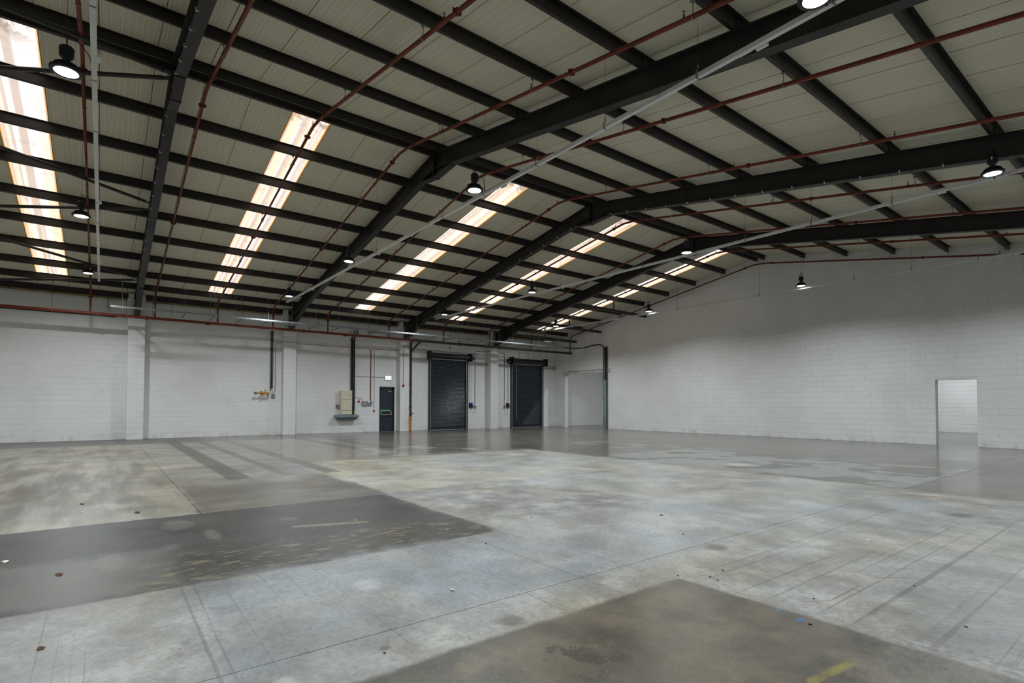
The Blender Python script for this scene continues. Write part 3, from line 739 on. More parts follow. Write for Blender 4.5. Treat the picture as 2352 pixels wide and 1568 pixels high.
# ------------------------------------------------------------ light rows: white trunking and LED high bays
tray_l = ['at the far left, running away above the first lamp row', 'nearest, sweeping from the middle left to the top right', 'second along, in front of the fourth frame', 'third along, against the gable wall']
for i, y in enumerate(TRAY_Y + [-7.3]):
    if i == 4:
        y = -7.3
    z = 5.80; x0, x1 = -23.76, RX - .3
    t = thing('lighting_trunking', (x0, y, z), 'white suspended lighting trunking, ' + (tray_l + ['out of frame behind the camera'])[i], 'trunking', 'rows of white lighting trunking')
    obj('channel', MB().box(x0, x1, y - .028, y + .028, z - .028, z + .03).box(x0, x1, y - .031, y + .031, z - .031, z - .026), M['white_metal'], t)
    obj('end_cap', MB().lathe([(.028, 0), (.028, .03)], 10, (x0 - .03, y, z), 'x'), M['white_metal'], t)
    for q in (-20.6, -14.6, -8.6, -3.4):
        obj('joint_cover', MB().box(q - .05, q + .12, y - .034, y + .034, z - .036, z + .02), M['white_metal'], t)
        obj('outlet', MB().box(q + .16, q + .30, y + .03, y + .075, z - .05, z + .005), M['white_metal'], t)
    for q in PURL_L[1:-1] + PURL_R[1:]:
        if not x0 < q < x1: continue
        q -= .03
        if 'wire' not in proto or True:
            o = obj('suspension_wire', MB().tube([(q, y, z + .03), (q, y, z + .16)], .004, 5).tube([(q, y, z + .16), (q, y, rz(q) + .004)], .0025, 5), M['wire'], t)
            o2 = obj('hook', MB().box(q - .012, q + .012, y - .034, y - .030, z - .033, z + .07).box(q - .012, q + .012, y - .034, y + .034, z - .035, z - .032).box(q - .008, q + .008, y - .006, y + .006, z + .10, z + .15), M['galv_dull'], t)
LAMPX = [-2.41, -8.93, -15.78, -22.33]
rows = [(-.44, [5.76, 5.767, 5.70, 5.86]), (5.88, [5.721, 5.765, 5.799, 5.783]), (13.07, [5.77, 5.773, 5.787, 5.812]), (20.25, [5.84, 5.838, 5.842, 5.90]), (-7.6, [5.78] * 4)]
lx = {(0, 1): -8.961, (0, 2): -15.45, (0, 3): -22.9, (1, 0): -2.41, (1, 1): -8.891, (1, 2): -15.794, (1, 3): -22.304, (2, 0): -2.326, (2, 1): -8.879, (2, 2): -15.73, (2, 3): -22.347, (3, 1): -8.943, (3, 2): -15.815, (3, 3): -22.27}
rn = ['row at far left', 'second row from left', 'third row from left', 'row along the gable', 'row behind the camera']
ln = ['nearest one', 'second nearest', 'third nearest', 'farthest, by the left wall']
lamp0 = None
for i, (y, zs) in enumerate(rows):
    for k in range(4):
        x = lx.get((i, k), LAMPX[k]); z = zs[k]
        lab = 'glowing LED high-bay lamp, %s, %s' % (rn[i], ln[k])
        if lamp0 is None:
            t = lamp0 = thing('high_bay_lamp', (x, y, z), lab, 'lamp', 'LED high-bay lamps')
            obj('lens', MB().lathe([(.001, -.012), (.11, -.010), (.16, 0.0), (.16, .004)], 28, (x, y, z)), M['lens'], t, True)
            li = bpy.data.lights.new('high_bay_light', 'AREA'); li.shape = 'DISK'; li.size = .29; li.energy = LAMP_W; li.color = (.90, .955, 1.0); li.spread = math.radians(158)
            lo = bpy.data.objects.new('light_source', li); COL.objects.link(lo); lo.parent = t; lo.location = (0, 0, -.016)
            m = MB().lathe([(.162, -.006), (.175, -.002), (.175, .03), (.12, .05), (.09, .055), (.085, .10), (.06, .11)], 28, (x, y, z))
            obj('housing', m, M['lamp_body'], t, True)
            m = MB()
            for j in range(20):
                a = 2 * math.pi * j / 20; ca, sa = math.cos(a), math.sin(a); n = Vector((-sa, ca, 0)) * .003
                pr = [Vector((x + ca * rr, y + sa * rr, z + h)) for rr, h in ((.08, .04), (.155, .03), (.13, .085), (.08, .12))]
                m.prism(pr, n, -n)
            tag(obj('cooling_fins', m, M['lamp_body'], t), kind='stuff')
            obj('driver_box', MB().lathe([(.03, .12), (.05, .17), (.078, .20), (.082, .31), (.06, .335), (.02, .345)], 16, (x, y, z)), M['lamp_body'], t, True)
            lp = [(x + .05 * math.sin(a) - .02, y, z + .40 + .06 * math.cos(a)) for a in [2 * math.pi * j / 12 for j in range(13)]]
            obj('cable_loop', MB().tube(lp, .006, 6, False).tube([(x + .03, y, z + .33), (x + .045, y, z + .42), (x, y, z + .47)], .006, 6), M['black_cable'], t, True)
            obj('hook', MB().tube([(x, y, z + .34), (x, y, z + .50)], .006, 6).tube([(x - .015, y, z + .49), (x, y, z + .52), (x + .015, y, z + .49)], .005, 6), M['black'], t)
            obj('flex', MB().tube([(x, y, z + .47), (x - .02, y + .06, z + .48), (x - .03, y + .16, z + .42), (x - .03, y + .24, z + .30), (x - .02, y + .26, z + .10), (x, y + .265, z + .045)], .006, 6), M['black_cable'], t, True)
        else:
            t = dup(lamp0, None, (x, y, z)); t['label'] = lab
            for ch in list(t.children):
                if ch.name.startswith('drop_wire'): bpy.data.objects.remove(ch)
        obj('drop_wire', MB().tube([(x, y, z + .51), (x, y, rz(x) + .19)], .0028, 5), M['wire'], t)
# lamps of the next bay, above the openings
for j, (x, y, nm) in enumerate(((-21.4, 26.75, 'near the corner opening'), (-9.0, 29.5, 'near the plain doorway'), (-2.5, 33.5, 'at the right'), (-15.5, 32.0, 'in the middle'), (-7.5, 34.0, 'by the far wall'))):
    t = dup(lamp0, None, (x, y, 5.78)); t['label'] = 'round LED lamp of the next bay hidden above the wall, ' + nm
    for ch in list(t.children):
        if ch.name.startswith('drop_wire'): bpy.data.objects.remove(ch)
    obj('drop_wire', MB().tube([(x, y, 6.29), (x, y, 6.3)], .0028, 5), M['wire'], t)

# ------------------------------------------------------------ galvanised cable tray along the left wall
t = thing('cable_tray', (-24.3, .2, 5.02), 'galvanised cable tray on strut brackets along the left wall top', 'cable tray')
zt = 5.035; xr = -24.30
m = MB().box(xr - .002, xr + .002, .2, 23.45, zt - .025, zt + .03).box(xr - .03, xr + .002, .2, 23.45, zt + .027, zt + .031)
k = .24
obj('side_rail', m, M['galv'], t)
m = MB(); k = .24
while k < 23.45: m.box(xr - .03, xr + .004, k, k + .035, zt - .045, zt - .025); k += .075
tag(obj('rail_teeth', m, M['galv'], t), kind='stuff')
STR = [.58, 1.64, 2.7, 3.79, 4.85, 5.95, 6.98, 8.1, 9.2, 10.2, 11.2, 12.3, 13.49, 14.68, 15.75, 16.81, 17.91, 18.99, 20.05, 21.07, 22.1, 23.12]
for y in STR:
    y *= .9364
    obj('strut_bracket', MB().box(xr - 1.15, xr + .02, y - .02, y + .02, zt - .075, zt - .047), M['galv_dull'], t)
    obj('hanger_rod', MB().tube([(xr - .01, y, zt - .09), (xr - .01, y, rz(xr) + .02)], .006, 6), M['galv'], t)
    obj('hanger_rod', MB().tube([(xr - 1.12, y, zt - .09), (xr - 1.12, y, rz(xr - 1.12) + .19)], .006, 6), M['galv_dull'], t)
for y0, y1 in ((6.2, 6.85), (10.2, 11.3)):
    m = MB()
    for j in range(6): m.box(xr - .75 + j * .11, xr - .68 + j * .11, y0, y1, zt - .047, zt - .041)
    m.box(xr - .76, xr - .75, y0, y1, zt - .047, zt - .01)
    obj('tray_plate', m, M['galv_dull'], t)
t = thing('corner_cables', (-24.6, 24.0, 5.2), 'black cables curving on a grey tray from the wall tray to the corner column', 'cable')
cp = [(-24.32, 22.6, 5.04), (-24.3, 23.5, 5.05), (-24.1, 23.95, 5.07), (-23.7, 24.12, 5.10), (-23.1, 24.16, 5.19), (-22.6, 24.18, 5.19), (-22.32, 24.18, 5.05), (-22.27, 24.2, 4.85)]
obj('cable', MB().tube(cp, .022, 8), M['black_cable'], t, True)
obj('tray_bend', MB().tube([(a, b + .03, c - .035) for a, b, c in cp], .026, 8), M['dark_grey'], t, True)
obj('strap', MB().box(-24.0, -23.7, 24.0, 24.2, 5.02, 5.045), M['galv_dull'], t)
for xx in (-24.1, -23.85, -22.75, -22.30): obj('drop_wire', MB().tube([(xx, 24.15, 5.06), (xx, 24.15, rz(xx))], .004, 5), M['wire'], t)
t = thing('cable_riser', (-22.27, GY - .05, 0), 'grey cable column with black cable on the gable wall beside the corner opening', 'cable column')
obj('back_channel', MB().box(-22.42, -22.11, GY - .03, GY, 0, 5.02).box(-22.42, -22.40, GY - .11, GY, 0, 5.0).box(-22.13, -22.11, GY - .09, GY, 0, 5.0), M['galv_dull'], t)
obj('cable', MB().box(-22.25, -22.18, GY - .10, GY - .03, 2.95, 4.95), M['black_cable'], t)
obj('guard', MB().box(-22.40, -22.17, GY - .10, GY - .03, 0, 3.0), M['blue_grey'], t)
obj('bolt', MB().lathe([(.012, 0), (.012, .012)], 8, (-22.2, GY - .112, 1.55), 'y').lathe([(.012, 0), (.012, .012)], 8, (-22.2, GY - .112, 1.1), 'y'), M['silver'], t)
# lintel over the corner opening
t = thing('steel_lintel', (-24, GY, 3.57), 'white painted steel lintel with stiffeners over the corner opening', 'lintel')
obj('beam', MB().box(-26.15, -21.88, GY - .075, GY, 3.655, 3.67).box(-26.15, -21.88, GY - .075, GY, 3.49, 3.505).box(-26.15, -21.88, GY - .012, GY, 3.5, 3.66), M['white_steel'], t)
for xx in (-25.32, -23.4, -22.02): obj('stiffener', MB().box(xx - .02, xx + .02, GY - .07, GY - .01, 3.505, 3.655), M['white_steel'], t)
for i, (x0, x1) in enumerate(((13.9, 14.72), (17.4, 18.72), (19.4, 20.6), (23.4, 24.33))): pass
for y0, y1, nm in ((13.66, 18.72, 'first roller shutter'), (19.4, 24.33, 'second roller shutter')):
    t = thing('steel_lintel', (WX, (y0 + y1) / 2, 3.95), 'white painted steel lintel in the left wall behind the ' + nm, 'lintel')
    d0, d1 = DOORS[1][:2] if y0 < 15 else DOORS[2][:2]
    m = MB()
    for a, b in ((y0, d0 - .14), (d1 + .14, y1)):
        m.box(WX, WX + .075, a, b, 4.03, 4.045).box(WX, WX + .075, a, b, 3.855, 3.87).box(WX, WX + .012, a, b, 3.86, 4.04)
    obj('beam', m, M['white_steel'], t)
    obj('end_plate', MB().box(WX, WX + .075, y1 - .012, y1, 3.85, 4.05), M['dark_grey'], t)

# ------------------------------------------------------------ roller shutters (door_2, door_3)
def shutter(n, y0, y1, label, motor):
    t = thing('door_%d' % n, (WX, (y0 + y1) / 2, 0), label, None, kind='structure')
    X = WX - .03
    zz = .16; first = None; ph = .0762
    g0, g1 = y0 + .10, y1 - .10
    prof = [(0, 0), (.015, .004), (.026, .018), (.029, .036), (.022, .054), (.004, .068), (0, .0755), (-.006, .07), (-.006, .005)]
    while zz < 4.16:
        if first is None:
            m = MB().prism([(X + a, 0, zz + b) for a, b in prof], (0, g0, 0), (0, g1, 0))
            first = obj('slat', m, M['shutter'], t, origin=(X, (g0 + g1) / 2, zz))
        else: dup(first, t, Vector((X, (g0 + g1) / 2, zz)) - t.location)
        zz += ph
    obj('bottom_rail', MB().box(X - .02, X + .035, g0, g1, .01, .16), M['shutter'], t)
    for a, s in ((y0, 1), (y1, -1)):
        lo, hi = sorted((a, a + s * .07)); l2, h2 = sorted((a + s * .07, a + s * .115))
        obj('guide', MB().box(WX - .06, WX + .09, lo, hi, 0, 4.12).box(WX + .0, WX + .02, l2, h2, 0, 4.1), M['shutter'], t)
        tag(obj('guide_edge', MB().box(WX + .055, WX + .075, l2, h2, 0, 4.1), M['silver'], t), 'pale metal guide edge')
    obj('hood', MB().lathe([(.165, y0 + .02), (.165, y1 - .02)], 20, (WX + .19, 0, 4.26), 'y'), M['shutter'], t, True)
    for a in (y0 - .10, y1 + .02):
        obj('end_plate', MB().box(WX, WX + .42, a, a + .08, 4.03, 4.50), M['black'], t)
        obj('bearing', MB().lathe([(.045, 0), (.045, .05)], 12, (WX + .2, a + (.08 if a < y0 else -.05), 4.27), 'y'), M['black'], t)
    ym = (y1 + .10, y1 + .36) if motor > 0 else (y0 - .36, y0 - .10)
    obj('motor', MB().lathe([(.08, ym[0]), (.085, ym[0] + .05), (.085, ym[1] - .04), (.06, ym[1])], 14, (WX + .2, 0, 4.20), 'y').box(WX + .12, WX + .26, ym[0], ym[1] - .08, 4.25, 4.36), M['black'], t, True)
    obj('motor_plate', MB().box(WX + .285, WX + .29, (ym[0] + ym[1]) / 2 - .03, (ym[0] + ym[1]) / 2 + .03, 4.16, 4.22), M['silver'], t)
    return t
d2 = shutter(2, 14.74, 17.37, 'dark grey roller shutter, the nearer of two on the left wall', 1)
d3 = shutter(3, 20.62, 23.35, 'dark grey roller shutter, the farther of two next to the corner', -1)
ychain = 21.02
obj('haul_chain', MB().tube([(WX + .12, ychain, 4.1), (WX + .12, ychain, .55)], .014, 6), M['silver'], d3)
tag(obj('chain_weight', MB().lathe([(.02, .50), (.026, .52), (.026, .58), (.01, .60)], 8, (WX + .12, ychain, 0)), M['red'], d3), 'small red chain pull')
for k, (yc, yi, s, nm) in enumerate(((17.635, 17.91, 1, 'first'), (20.41, 20.13, -1, 'second'))):
    t = thing('control_box', (WX, yc, 1.42), 'black shutter control box with blue light beside the %s roller shutter' % nm, 'control box', 'shutter control boxes')
    obj('case', MB().bev(WX, WX + .10, yc - .12, yc + .12, 1.29, 1.56, .012), M['black'], t)
    obj('cover_groove', MB().box(WX + .10, WX + .102, yc - .1, yc + .02, 1.31, 1.54), M['door_frame'], t)
    tag(obj('indicator', MB().box(WX + .10, WX + .105, yc + .05, yc + .10, 1.46, 1.53), M['blue_led'], t), 'glowing blue indicator')
    obj('buttons', MB().box(WX + .10, WX + .104, yc + .045, yc + .10, 1.31, 1.43), M['dark_grey'], t)
    obj('cable_entry', MB().box(WX, WX + .06, yc - .09, yc + .10, 1.24, 1.29), M['grey_conduit'], t)
    t = thing('isolator_switch', (WX, yi, 1.35), 'grey isolator with red and orange knob beside the %s control box' % nm, 'switch', 'shutter isolators')
    obj('case', MB().bev(WX, WX + .07, yi - .07, yi + .07, 1.24, 1.40, .01), M['grey_box'], t)
    obj('knob', MB().lathe([(.05, 0), (.045, .03), (.03, .035)], 12, (WX + .07, yi + .01, 1.34), 'x'), M['red'], t, True)
    # cables
    t = thing('cable_loop', (WX, (yc + yi) / 2, 1.2), 'grey cable loop hanging under the control box of the %s shutter' % nm, 'cable', 'control cables')
    a, b = (yc + .05, yi + .06) if s > 0 else (yi, yc + .02); dz = .28 if s > 0 else .42
    pts = [(WX + .03, a + (b - a) * (.5 - .5 * math.cos(math.pi * j / 12)), 1.24 - dz * math.sin(math.pi * j / 12)) for j in range(13)]
    obj('cable', MB().tube(pts, .007, 6), M['grey_conduit'], t, True)
    yv = yi + .01
    t = thing('conduit', (WX, yv, 1.40), 'black conduit rising over the pilaster from the %s shutter isolator' % nm, 'conduit', 'black shutter conduits')
    pe = 18.78 if s > 0 else 19.40
    zt2 = 4.72
    pts = [(WX + .02, yv, 1.40), (WX + .02, yv, zt2 - .12), (WX + .02, yv + s * .03, zt2 - .04), (WX + .02, yv + s * .12, zt2), (WX + .02, pe - s * .03, zt2), (WX + .12, pe - s * .01, zt2 + .01), (WX + .38, pe - s * .012, zt2 + .02), (WX + .45, pe + s * .06, zt2 + .04), (WX + .45, pe + s * .18, zt2 + .17)]
    obj('tube', MB().tube(pts, .013, 8), M['black'], t, True)
    for z in (1.9, 2.8, 3.6): obj('saddle', MB().box(WX, WX + .04, yv - .022, yv + .022, z - .012, z + .012), M['black'], t)
    yv2 = yc - .14 if s > 0 else yc - .02
    t = thing('conduit', (WX, yv2, 1.3), 'thin dark conduit up the wall edge by the %s roller shutter' % nm, 'conduit', 'thin shutter conduits')
    pts = [(WX + .015, yc - .06, 1.22), (WX + .015, yv2, 1.26), (WX + .015, yv2, 3.9)] if s > 0 else [(WX + .015, yv2, 1.56), (WX + .015, yv2, 3.85), (WX + .05, yv2 + .06, 4.05)]
    obj('tube', MB().tube(pts, .009, 8), M['dark_grey'], t, True)
    for z in (1.7, 2.5, 3.2): obj('saddle', MB().box(WX, WX + .03, yv2 - .018, yv2 + .018, z - .01, z + .01), M['black'], t)
    yw = yc + .05 if s > 0 else yc + .06
    t = thing('signal_wire', (WX, yw, 1.5), 'pale thin wire above the control box of the %s roller shutter' % nm, 'wire', 'shutter wires')
    obj('wire', MB().tube([(WX + .012, yw, 1.55), (WX + .012, yw, 3.85)], .006, 6), M['grey_box'], t)
t = thing('hanging_sensor', (-26.3, 15.75, 4.72), 'black bulb sensor hanging on a rod in front of the first shutter', 'sensor')
obj('rod', MB().tube([(-26.3, 15.75, 4.70), (-26.3, 15.75, 5.4)], .008, 6), M['dark_grey'], t)
obj('bulb', MB().lathe([(.01, -.05), (.035, -.03), (.035, .02), (.012, .05)], 10, (-26.3, 15.75, 4.68)), M['black'], t, True)
obj('top_bracket', MB().tube([(-26.3, 15.75, 5.4), (-26.28, 15.8, 5.52), (-26.28, 15.85, 5.9), (-26.7, 15.85, 5.9)], .012, 6).lathe([(.03, 0), (.03, .05)], 8, (-26.3, 15.75, 5.36)), M['black'], t)
t = thing('hanging_rod', (-26.4, 22.0, 4.5), 'thin grey rod dropping to the hood of the second roller shutter', 'rod')
obj('rod', MB().tube([(WX + .19, 21.95, 4.42), (WX + .19, 21.95, 5.77)], .01, 6), M['dark_grey'], t)

# ------------------------------------------------------------ fire door (door_1)
t = thing('door_1', (WX, 12.23, 0), 'dark navy steel fire exit door with push bar beside the third pilaster', None, kind='structure')
y0, y1 = 11.80, 12.665
obj('frame', MB().box(WX - .12, WX + .004, y0, y0 + .05, 0, 2.41).box(WX - .12, WX + .004, y1 - .13, y1, 0, 2.41).box(WX - .12, WX + .004, y0, y1, 2.24, 2.41), M['door_frame'], t)
obj('leaf', MB().box(WX - .10, WX - .02, y0 + .05, y1 - .13, .012, 2.24), M['door'], t)
obj('threshold', MB().box(WX - .12, WX + .03, y0, y1, 0, .012), M['galv_dull'], t)
X = WX - .02
obj('closer', MB().bev(X, X + .05, 12.28, 12.50, 2.13, 2.185, .006), M['silver'], t)
obj('closer_arm', MB().tube([(X + .04, 12.44, 2.20), (X + .06, 12.30, 2.235), (X + .03, 12.14, 2.24)], .008, 6), M['silver'], t)
pb = obj('push_bar', MB().box(X, X + .055, y0 + .06, y0 + .10, .90, 1.09).box(X, X + .055, 12.44, 12.49, .90, 1.09).box(X + .045, X + .075, y0 + .08, 12.48, .89, .93), M['silver'], t)
obj('bar_back', MB().box(X, X + .02, y0 + .10, 12.44, .93, 1.06), M['door_frame'], t)
obj('lower_shadow_strip', MB().box(X, X + .006, y0 + .06, y1 - .14, .80, .83), M['door_frame'], t)
sg = obj('sign', MB().box(X, X + .004, y0 + .07, 12.44, 1.09, 1.175), M['green'], t)
text_mesh('lettering', 'PUSH BAR TO OPEN', .058, M['white'], t, lambda v: (X + .0055 + v.z, 12.155 + v.x, 1.132 + v.y))
t = thing('exit_sign', (WX, 12.275, 2.8), 'lit white emergency exit sign box above the fire door', 'sign')
obj('case', MB().box(WX, WX + .06, 12.09, 12.46, 2.79, 3.01), M['cream'], t)
obj('face', MB().bev(WX + .06, WX + .075, 12.105, 12.445, 2.805, 2.995, .006), M['exit_glow'], t)
m = MB()
m.box(WX + .0755, WX + .077, 12.36, 12.41, 2.84, 2.96)
m.add([(WX + .0765, 12.16, 2.90), (WX + .0765, 12.21, 2.86), (WX + .0765, 12.21, 2.94)], [(0, 1, 2)]); m.box(WX + .0755, WX + .077, 12.21, 12.27, 2.888, 2.912)
obj('pictogram', m, M['exit_green'], t)

# ------------------------------------------------------------ services on the left wall
t = thing('electrical_cabinet', (WX, 9.92, .92), 'cream three-door electrical cabinet standing on the grey wall shelf', 'cabinet')
x1 = WX + .28
obj('body', MB().box(WX, x1 - .02, 9.62, 10.20, .93, 2.17), M['cream'], t)
for z0, z1 in ((1.70, 2.15), (1.17, 1.67), (.94, 1.13)):
    d = obj('cabinet_door', MB().bev(x1 - .02, x1, 9.63, 10.19, z0, z1, .006), M['cream'], t)
    if z0 > 1.15: obj('lock', MB().box(x1, x1 + .006, 10.135, 10.16, (z0 + z1) / 2 - .02, (z0 + z1) / 2 + .04), M['black'], d)
obj('divider', MB().box(x1 - .02, x1 - .004, 9.63, 10.19, 1.14, 1.165), M['cream_dark'], t)
m = MB().prism([(x1, 10.11, 1.185), (x1, 10.17, 1.185), (x1, 10.14, 1.235)], (.0005, 0, 0), (.002, 0, 0))
obj('warning_label', m, M['yellow'], t)
obj('small_label', MB().box(x1, x1 + .0015, 9.90, 9.93, 1.03, 1.05), M['yellow'], t)
t = thing('wall_shelf', (WX, 9.95, .80), 'blue-grey wall shelf with sloping underside carrying the electrical cabinet', 'shelf')
obj('top', MB().box(WX, WX + .38, 9.37, 10.53, .80, .92), M['blue_grey'], t)
m = MB().add([(WX, 9.39, .80), (WX, 10.51, .80), (WX + .36, 10.51, .80), (WX + .36, 9.39, .80), (WX, 9.48, .68), (WX, 10.42, .68), (WX + .26, 10.42, .68), (WX + .26, 9.48, .68)],
             [(0, 1, 2, 3), (7, 6, 5, 4), (0, 4, 5, 1), (1, 5, 6, 2), (2, 6, 7, 3), (3, 7, 4, 0)])
obj('skirt', m, M['blue_grey'], t)
t = thing('switch_box', (WX, 9.54, 1.35), 'dark grey four-gang switch box beside the cabinet', 'switch')
obj('case', MB().bev(WX, WX + .08, 9.46, 9.62, 1.26, 1.44, .008), M['dark_grey'], t)
for a in (9.485, 9.545):
    for b in (1.28, 1.355): obj('rocker', MB().bev(WX + .08, WX + .088, a, a + .05, b, b + .06, .004), M['grey_box'], t)
t = thing('cable_ladder', (WX, 10.26, .92), 'black cable riser ladder up the wall beside the electrical cabinet', 'cable riser')
obj('back_tray', MB().box(WX, WX + .06, 10.20, 10.40, .93, 4.90), M['galv_dull'], t)
for a, rr in ((10.225, .03), (10.30, .012), (10.37, .03)):
    obj('cable', MB().tube([(WX + .10, a, .95), (WX + .10, a, 4.86), (WX + .14, a + .02, 5.0), (WX + .4, a + .06, 5.22)], rr, 8), M['black_cable'] if rr > .02 else M['grey_conduit'], t, True)
obj('cable', MB().tube([(WX + .13, 10.26, .95), (WX + .13, 10.26, 4.8)], .03, 8), M['black_cable'], t, True)
obj('earth_tag', MB().lathe([(.014, 0), (.02, .02), (.02, .15), (.012, .17)], 8, (WX + .15, 10.36, .98)), M['yellow'], t)
t = thing('sounder', (WX, 10.65, 1.60), 'round red alarm sounder between the cable riser and grey fire panel', 'sounder', 'red alarm sounders')
snd = obj('dome', MB().lathe([(.055, 0), (.055, .03), (.045, .06), (.02, .075)], 16, (WX, 10.65, 1.60), 'x'), M['red'], t, True)
obj('base', MB().lathe([(.048, 0), (.048, .015)], 16, (WX, 10.65, 1.60), 'x'), M['white'], t)
t = thing('sounder', (WX + PIL_D, 13.02, 2.49), 'round red alarm sounder on the third pilaster', 'sounder', 'red alarm sounders')
xs_ = WX + PIL_D
obj('dome', MB().lathe([(.065, .02), (.065, .05), (.05, .08), (.02, .095)], 16, (xs_, 12.97, 2.49), 'x'), M['red'], t, True)
obj('base', MB().lathe([(.05, 0), (.05, .02)], 16, (xs_, 12.97, 2.49), 'x'), M['white'], t)
t = thing('power_supply_box', (WX, 10.93, 1.5), 'plain grey power supply box left of the fire panel', 'box')
obj('case', MB().bev(WX, WX + .11, 10.82, 11.05, 1.40, 1.635, .008), M['grey_box'], t)
obj('lock', MB().box(WX + .11, WX + .114, 10.85, 10.865, 1.57, 1.60), M['black'], t)
t = thing('fire_panel', (WX, 11.21, 1.5), 'grey fire alarm panel with lit blue screen left of the fire door', 'alarm panel')
obj('case', MB().bev(WX, WX + .09, 11.07, 11.35, 1.405, 1.63, .01), M['grey_box'], t)
obj('fascia', MB().box(WX + .09, WX + .093, 11.11, 11.33, 1.49, 1.615), M['dark_grey'], t)
obj('screen', MB().box(WX + .093, WX + .095, 11.13, 11.25, 1.565, 1.605), M['screen'], t)
t = thing('call_point', (WX, 11.49, 1.12), 'red break-glass call point left of the fire door', 'call point')
obj('case', MB().bev(WX, WX + .05, 11.44, 11.54, 1.07, 1.17, .006), M['red'], t)
obj('glass_label', MB().box(WX + .05, WX + .052, 11.462, 11.525, 1.10, 1.135), M['white'], t)
# red alarm cables
def cable(name, pts, rad, mat, label, cat, group, saddles=()):
    t = thing(name, pts[0], label, cat, group)
    obj('sheath', MB().tube(pts, rad, 7), M[mat], t, True)
    for (sx, sy, szz) in saddles: obj('saddle', MB().cbox(sx, sy, szz, .03, .03, .02), M[mat], t)
    return t
q = WX + .012; qf = WX + PIL_D + .012
cable('alarm_cable', [(q, 6.47, 1.92), (q, 6.53, 2.15), (q, 6.53, 4.30), (q, 6.56, 4.37), (q, 6.64, 4.40), (q, 6.78, 4.40), (qf, 6.79, 4.42), (qf, 7.37, 4.42), (q, 7.38, 4.41), (q, 11.15, 4.41), (q, 11.24, 4.38), (q, 11.27, 4.30), (q, 11.27, 1.63)], .012, 'red_cable', 'thin red alarm cable from grey junction box over second pilaster to fire panel', 'cable', 'red alarm cables', [(q, 11.27, 2.2), (q, 11.27, 3.2)])
cable('alarm_cable', [(q, 11.31, 1.63), (q, 11.31, 4.28), (q, 11.33, 4.36), (q, 11.42, 4.41), (q, 12.77, 4.40), (qf, 12.80, 4.43), (qf, 12.90, 4.43), (qf, 12.97, 4.36), (qf, 12.97, 2.55)], .014, 'red_cable', 'red alarm cable from the fire panel over the third pilaster to its sounder', 'cable', 'red alarm cables')
cable('alarm_cable', [(qf, 12.985, 4.36), (qf, 12.99, 4.58), (qf, 13.05, 4.63), (qf, 13.35, 4.62), (q, 13.38, 4.60), (q, 18.79, 4.49), (qf, 18.80, 4.55), (qf, 19.36, 4.52), (q, 19.38, 4.46), (q, 24.0, 4.40), (q, 24.30, 4.44)], .012, 'red_cable', 'thin red alarm cable sagging above both roller shutters', 'cable', 'red alarm cables')
cable('alarm_cable', [(q, 10.40, 1.83), (q, 10.55, 1.83), (q, 10.61, 1.79), (q, 10.62, 1.65)], .009, 'red_cable', 'short red cable from the riser to the first sounder', 'cable', 'red alarm cables')
cable('alarm_cable', [(q, 10.68, 1.66), (q, 10.70, 1.74), (q, 10.76, 1.77), (q, 10.83, 1.72), (q, 10.84, 1.63)], .009, 'red_cable', 'short looped red cable from the sounder to the power supply box', 'cable', 'red alarm cables')
cable('grey_conduit', [(q, 11.49, 1.17), (q, 11.49, 4.28), (q, 11.51, 4.37)], .009, 'grey_conduit', 'thin grey conduit dropping to the call point', 'conduit', None, [(q, 11.49, z) for z in (1.6, 2.4, 3.2, 3.8)])
cable('grey_conduit', [(q, 10.41, 2.91), (q, 12.10, 2.91)], .011, 'grey_conduit', 'thin grey conduit running level to the exit sign', 'conduit', None, [(q, yy, 2.91) for yy in (10.6, 10.9, 11.3, 11.7)])
# gas stub
t = thing('gas_valve', (WX, 6.2, 1.97), 'ochre yellow gas pipe stub with flange and tap on the wall before the second pilaster', 'gas pipe')
xg = WX + .30
pts = [(WX, 6.20, 1.97), (WX + .18, 6.20, 1.97), (WX + .26, 6.18, 1.97), (xg, 6.10, 1.97), (xg, 5.88, 1.97)]
obj('pipe', MB().tube(pts, .052, 14).tube([(xg, 5.85, 1.97), (xg, 5.68, 1.97)], .034, 12), M['yellow_pipe'], t, True)
obj('flange', MB().lathe([(.10, 5.83), (.10, 5.855), (.06, 5.86), (.06, 5.875), (.10, 5.88), (.10, 5.905)], 16, (xg, 0, 1.97), 'y'), M['yellow_pipe'], t, True)
m = MB()
for j in range(6):
    a = 2 * math.pi * j / 6 + .3; m.lathe([(.014, 5.81), (.014, 5.925)], 6, (xg + .082 * math.cos(a), 0, 1.97 + .082 * math.sin(a)), 'y')
obj('flange_bolts', m, M['yellow_pipe'], t)
tag(obj('plug', MB().lathe([(.02, 5.54), (.045, 5.57), (.04, 5.64), (.036, 5.69)], 12, (xg, 0, 1.97), 'y'), M['dark_grey'], t, True), 'dark pipe plug')
obj('drain_cock', MB().tube([(xg, 5.63, 1.93), (xg, 5.63, 1.85)], .016, 8), M['brass'], t)
obj('tap', MB().tube([(xg, 6.02, 2.0), (xg, 6.02, 2.14)], .014, 8), M['dark_grey'], t)
obj('tap_handle', MB().tube([(xg, 6.02, 2.10), (xg, 6.13, 2.10)], .009, 6), M['brass'], t)
obj('stay', MB().tube([(WX, 5.98, 1.86), (xg - .02, 5.98, 1.95)], .012, 6), M['grey_conduit'], t)
t = thing('junction_box', (WX, 6.44, 1.84), 'small grey junction box under the thin cable tray', 'box')
obj('case', MB().bev(WX, WX + .07, 6.365, 6.515, 1.745, 1.93, .008), M['blue_grey'], t)
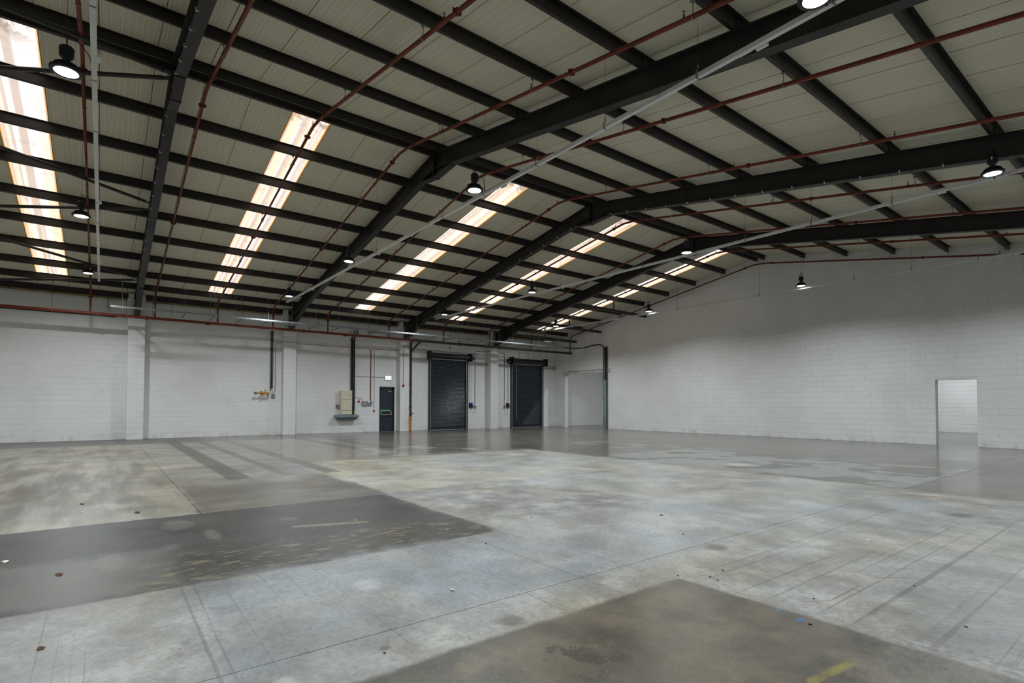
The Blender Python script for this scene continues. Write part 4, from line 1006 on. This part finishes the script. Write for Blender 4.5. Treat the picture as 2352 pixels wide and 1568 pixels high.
obj('gland', MB().lathe([(.016, 1.93), (.012, 1.97), (.010, 2.07)], 8, (WX + .03, 6.40, 0)).lathe([(.014, 1.93), (.012, 1.96)], 8, (WX + .03, 6.48, 0)), M['dark_grey'], t)
t = thing('riser_tray', (WX, 6.36, 2.2), 'narrow galvanised riser tray with black cable left of the second pilaster', 'cable riser')
obj('tray', MB().box(WX, WX + .015, 6.29, 6.43, 2.2, 4.92).box(WX, WX + .035, 6.29, 6.297, 2.2, 4.92).box(WX, WX + .035, 6.423, 6.43, 2.2, 4.92), M['galv_dull'], t)
obj('cable', MB().tube([(WX + .05, 6.31, 2.10), (WX + .04, 6.34, 2.26), (WX + .035, 6.36, 2.6), (WX + .035, 6.36, 4.80), (WX + .06, 6.38, 4.95)], .026, 8), M['black_cable'], t, True)
t = thing('overflow_pipe', (WX, .0, 5.3), 'short white pipe with bend high on the left wall', 'pipe')
obj('pipe', MB().tube([(WX + .05, .13, 5.70), (WX + .05, .13, 5.28), (WX + .05, .16, 5.22), (WX + .05, .22, 5.2)], .03, 8), M['white_steel'], t, True)

# ------------------------------------------------------------ litter on the floor
def scrap(name, x, y, s, mat, label, cat, group, seed):
    rd = random.Random(seed); n = 7; m = MB()
    ring = [(x + s * rd.uniform(.5, 1.1) * math.cos(2 * math.pi * k / n), y + s * .6 * rd.uniform(.5, 1.1) * math.sin(2 * math.pi * k / n), .002 + rd.uniform(0, s * .25)) for k in range(n)]
    low = [(a, b, max(.0005, c2 - .002)) for a, b, c2 in ring]
    m.add(ring + low + [(x, y, .004 + s * .3), (x, y, .003 + s * .28)], [(k, (k + 1) % n, 2 * n) for k in range(n)] + [((k + 1) % n + n, k + n, 2 * n + 1) for k in range(n)] + [(k, k + n, (k + 1) % n + n, (k + 1) % n) for k in range(n)])
    return tag(obj(name, m, M[mat], origin=(x, y, 0)), label, cat, group)
LEAFL = ['alone on the pale floor right of centre', 'near the front joint at lower centre left', 'largest on the dark slab at far left', 'on the grey floor at lower left corner', 'left one of the pair beyond the front slab tip', 'nearer one of the pair beyond the front slab tip', 'farther above the pair beyond the front slab tip',
         'by the blue paint mark on the front slab', 'at the right among the skid lines', 'just left of the front slab corner', 'beyond the long edge of the front slab', 'at far lower right of the floor', 'behind the torn pale scrap at centre', 'at centre right of the long joint', 'on the bluish middle floor near the dark slab',
         'nearer one on the warm bay at left', 'farther one on the warm bay at left']
for j, (x, y, s) in enumerate(((-4.39, 5.86, .035), (-2.94, 1.33, .018), (-5.94, -.26, .05), (-4.22, -.26, .035), (-2.48, 4.06, .016), (-2.57, 4.09, .014), (-2.60, 4.34, .018), (-1.62, 3.74, .02), (-1.45, 5.2, .015), (-2.75, 3.9, .014),
                               (-1.81, 4.25, .012), (-.98, 4.51, .014), (-4.6, 3.2, .02), (-3.6, 5.2, .02), (-5.3, 4.4, .02), (-8.7, .4, .06), (-9.9, -.2, .06))):
    scrap('leaf_scrap', x, y, s, 'leaf', 'small dry brown leaf scrap ' + LEAFL[j], 'leaf', 'dry leaf scraps on the floor', j)
scrap('paper_scrap', -6.70, -.67, .05, 'paper', 'white paper scrap on the dark slab at the left edge', 'paper', None, 51)
scrap('paper_scrap', -3.61, 2.19, .03, 'paper', 'pale torn scrap alone on the grey floor at centre front', 'paper', None, 52)
scrap('paper_scrap', -2.23, 6.57, .03, 'paper', 'white scrap on the right of the floor near the slab joint', 'paper', None, 53)
scrap('wood_chip', -6.5, 2.53, .03, 'yellow', 'tiny yellow chip on the dark slab', 'chip', None, 54)
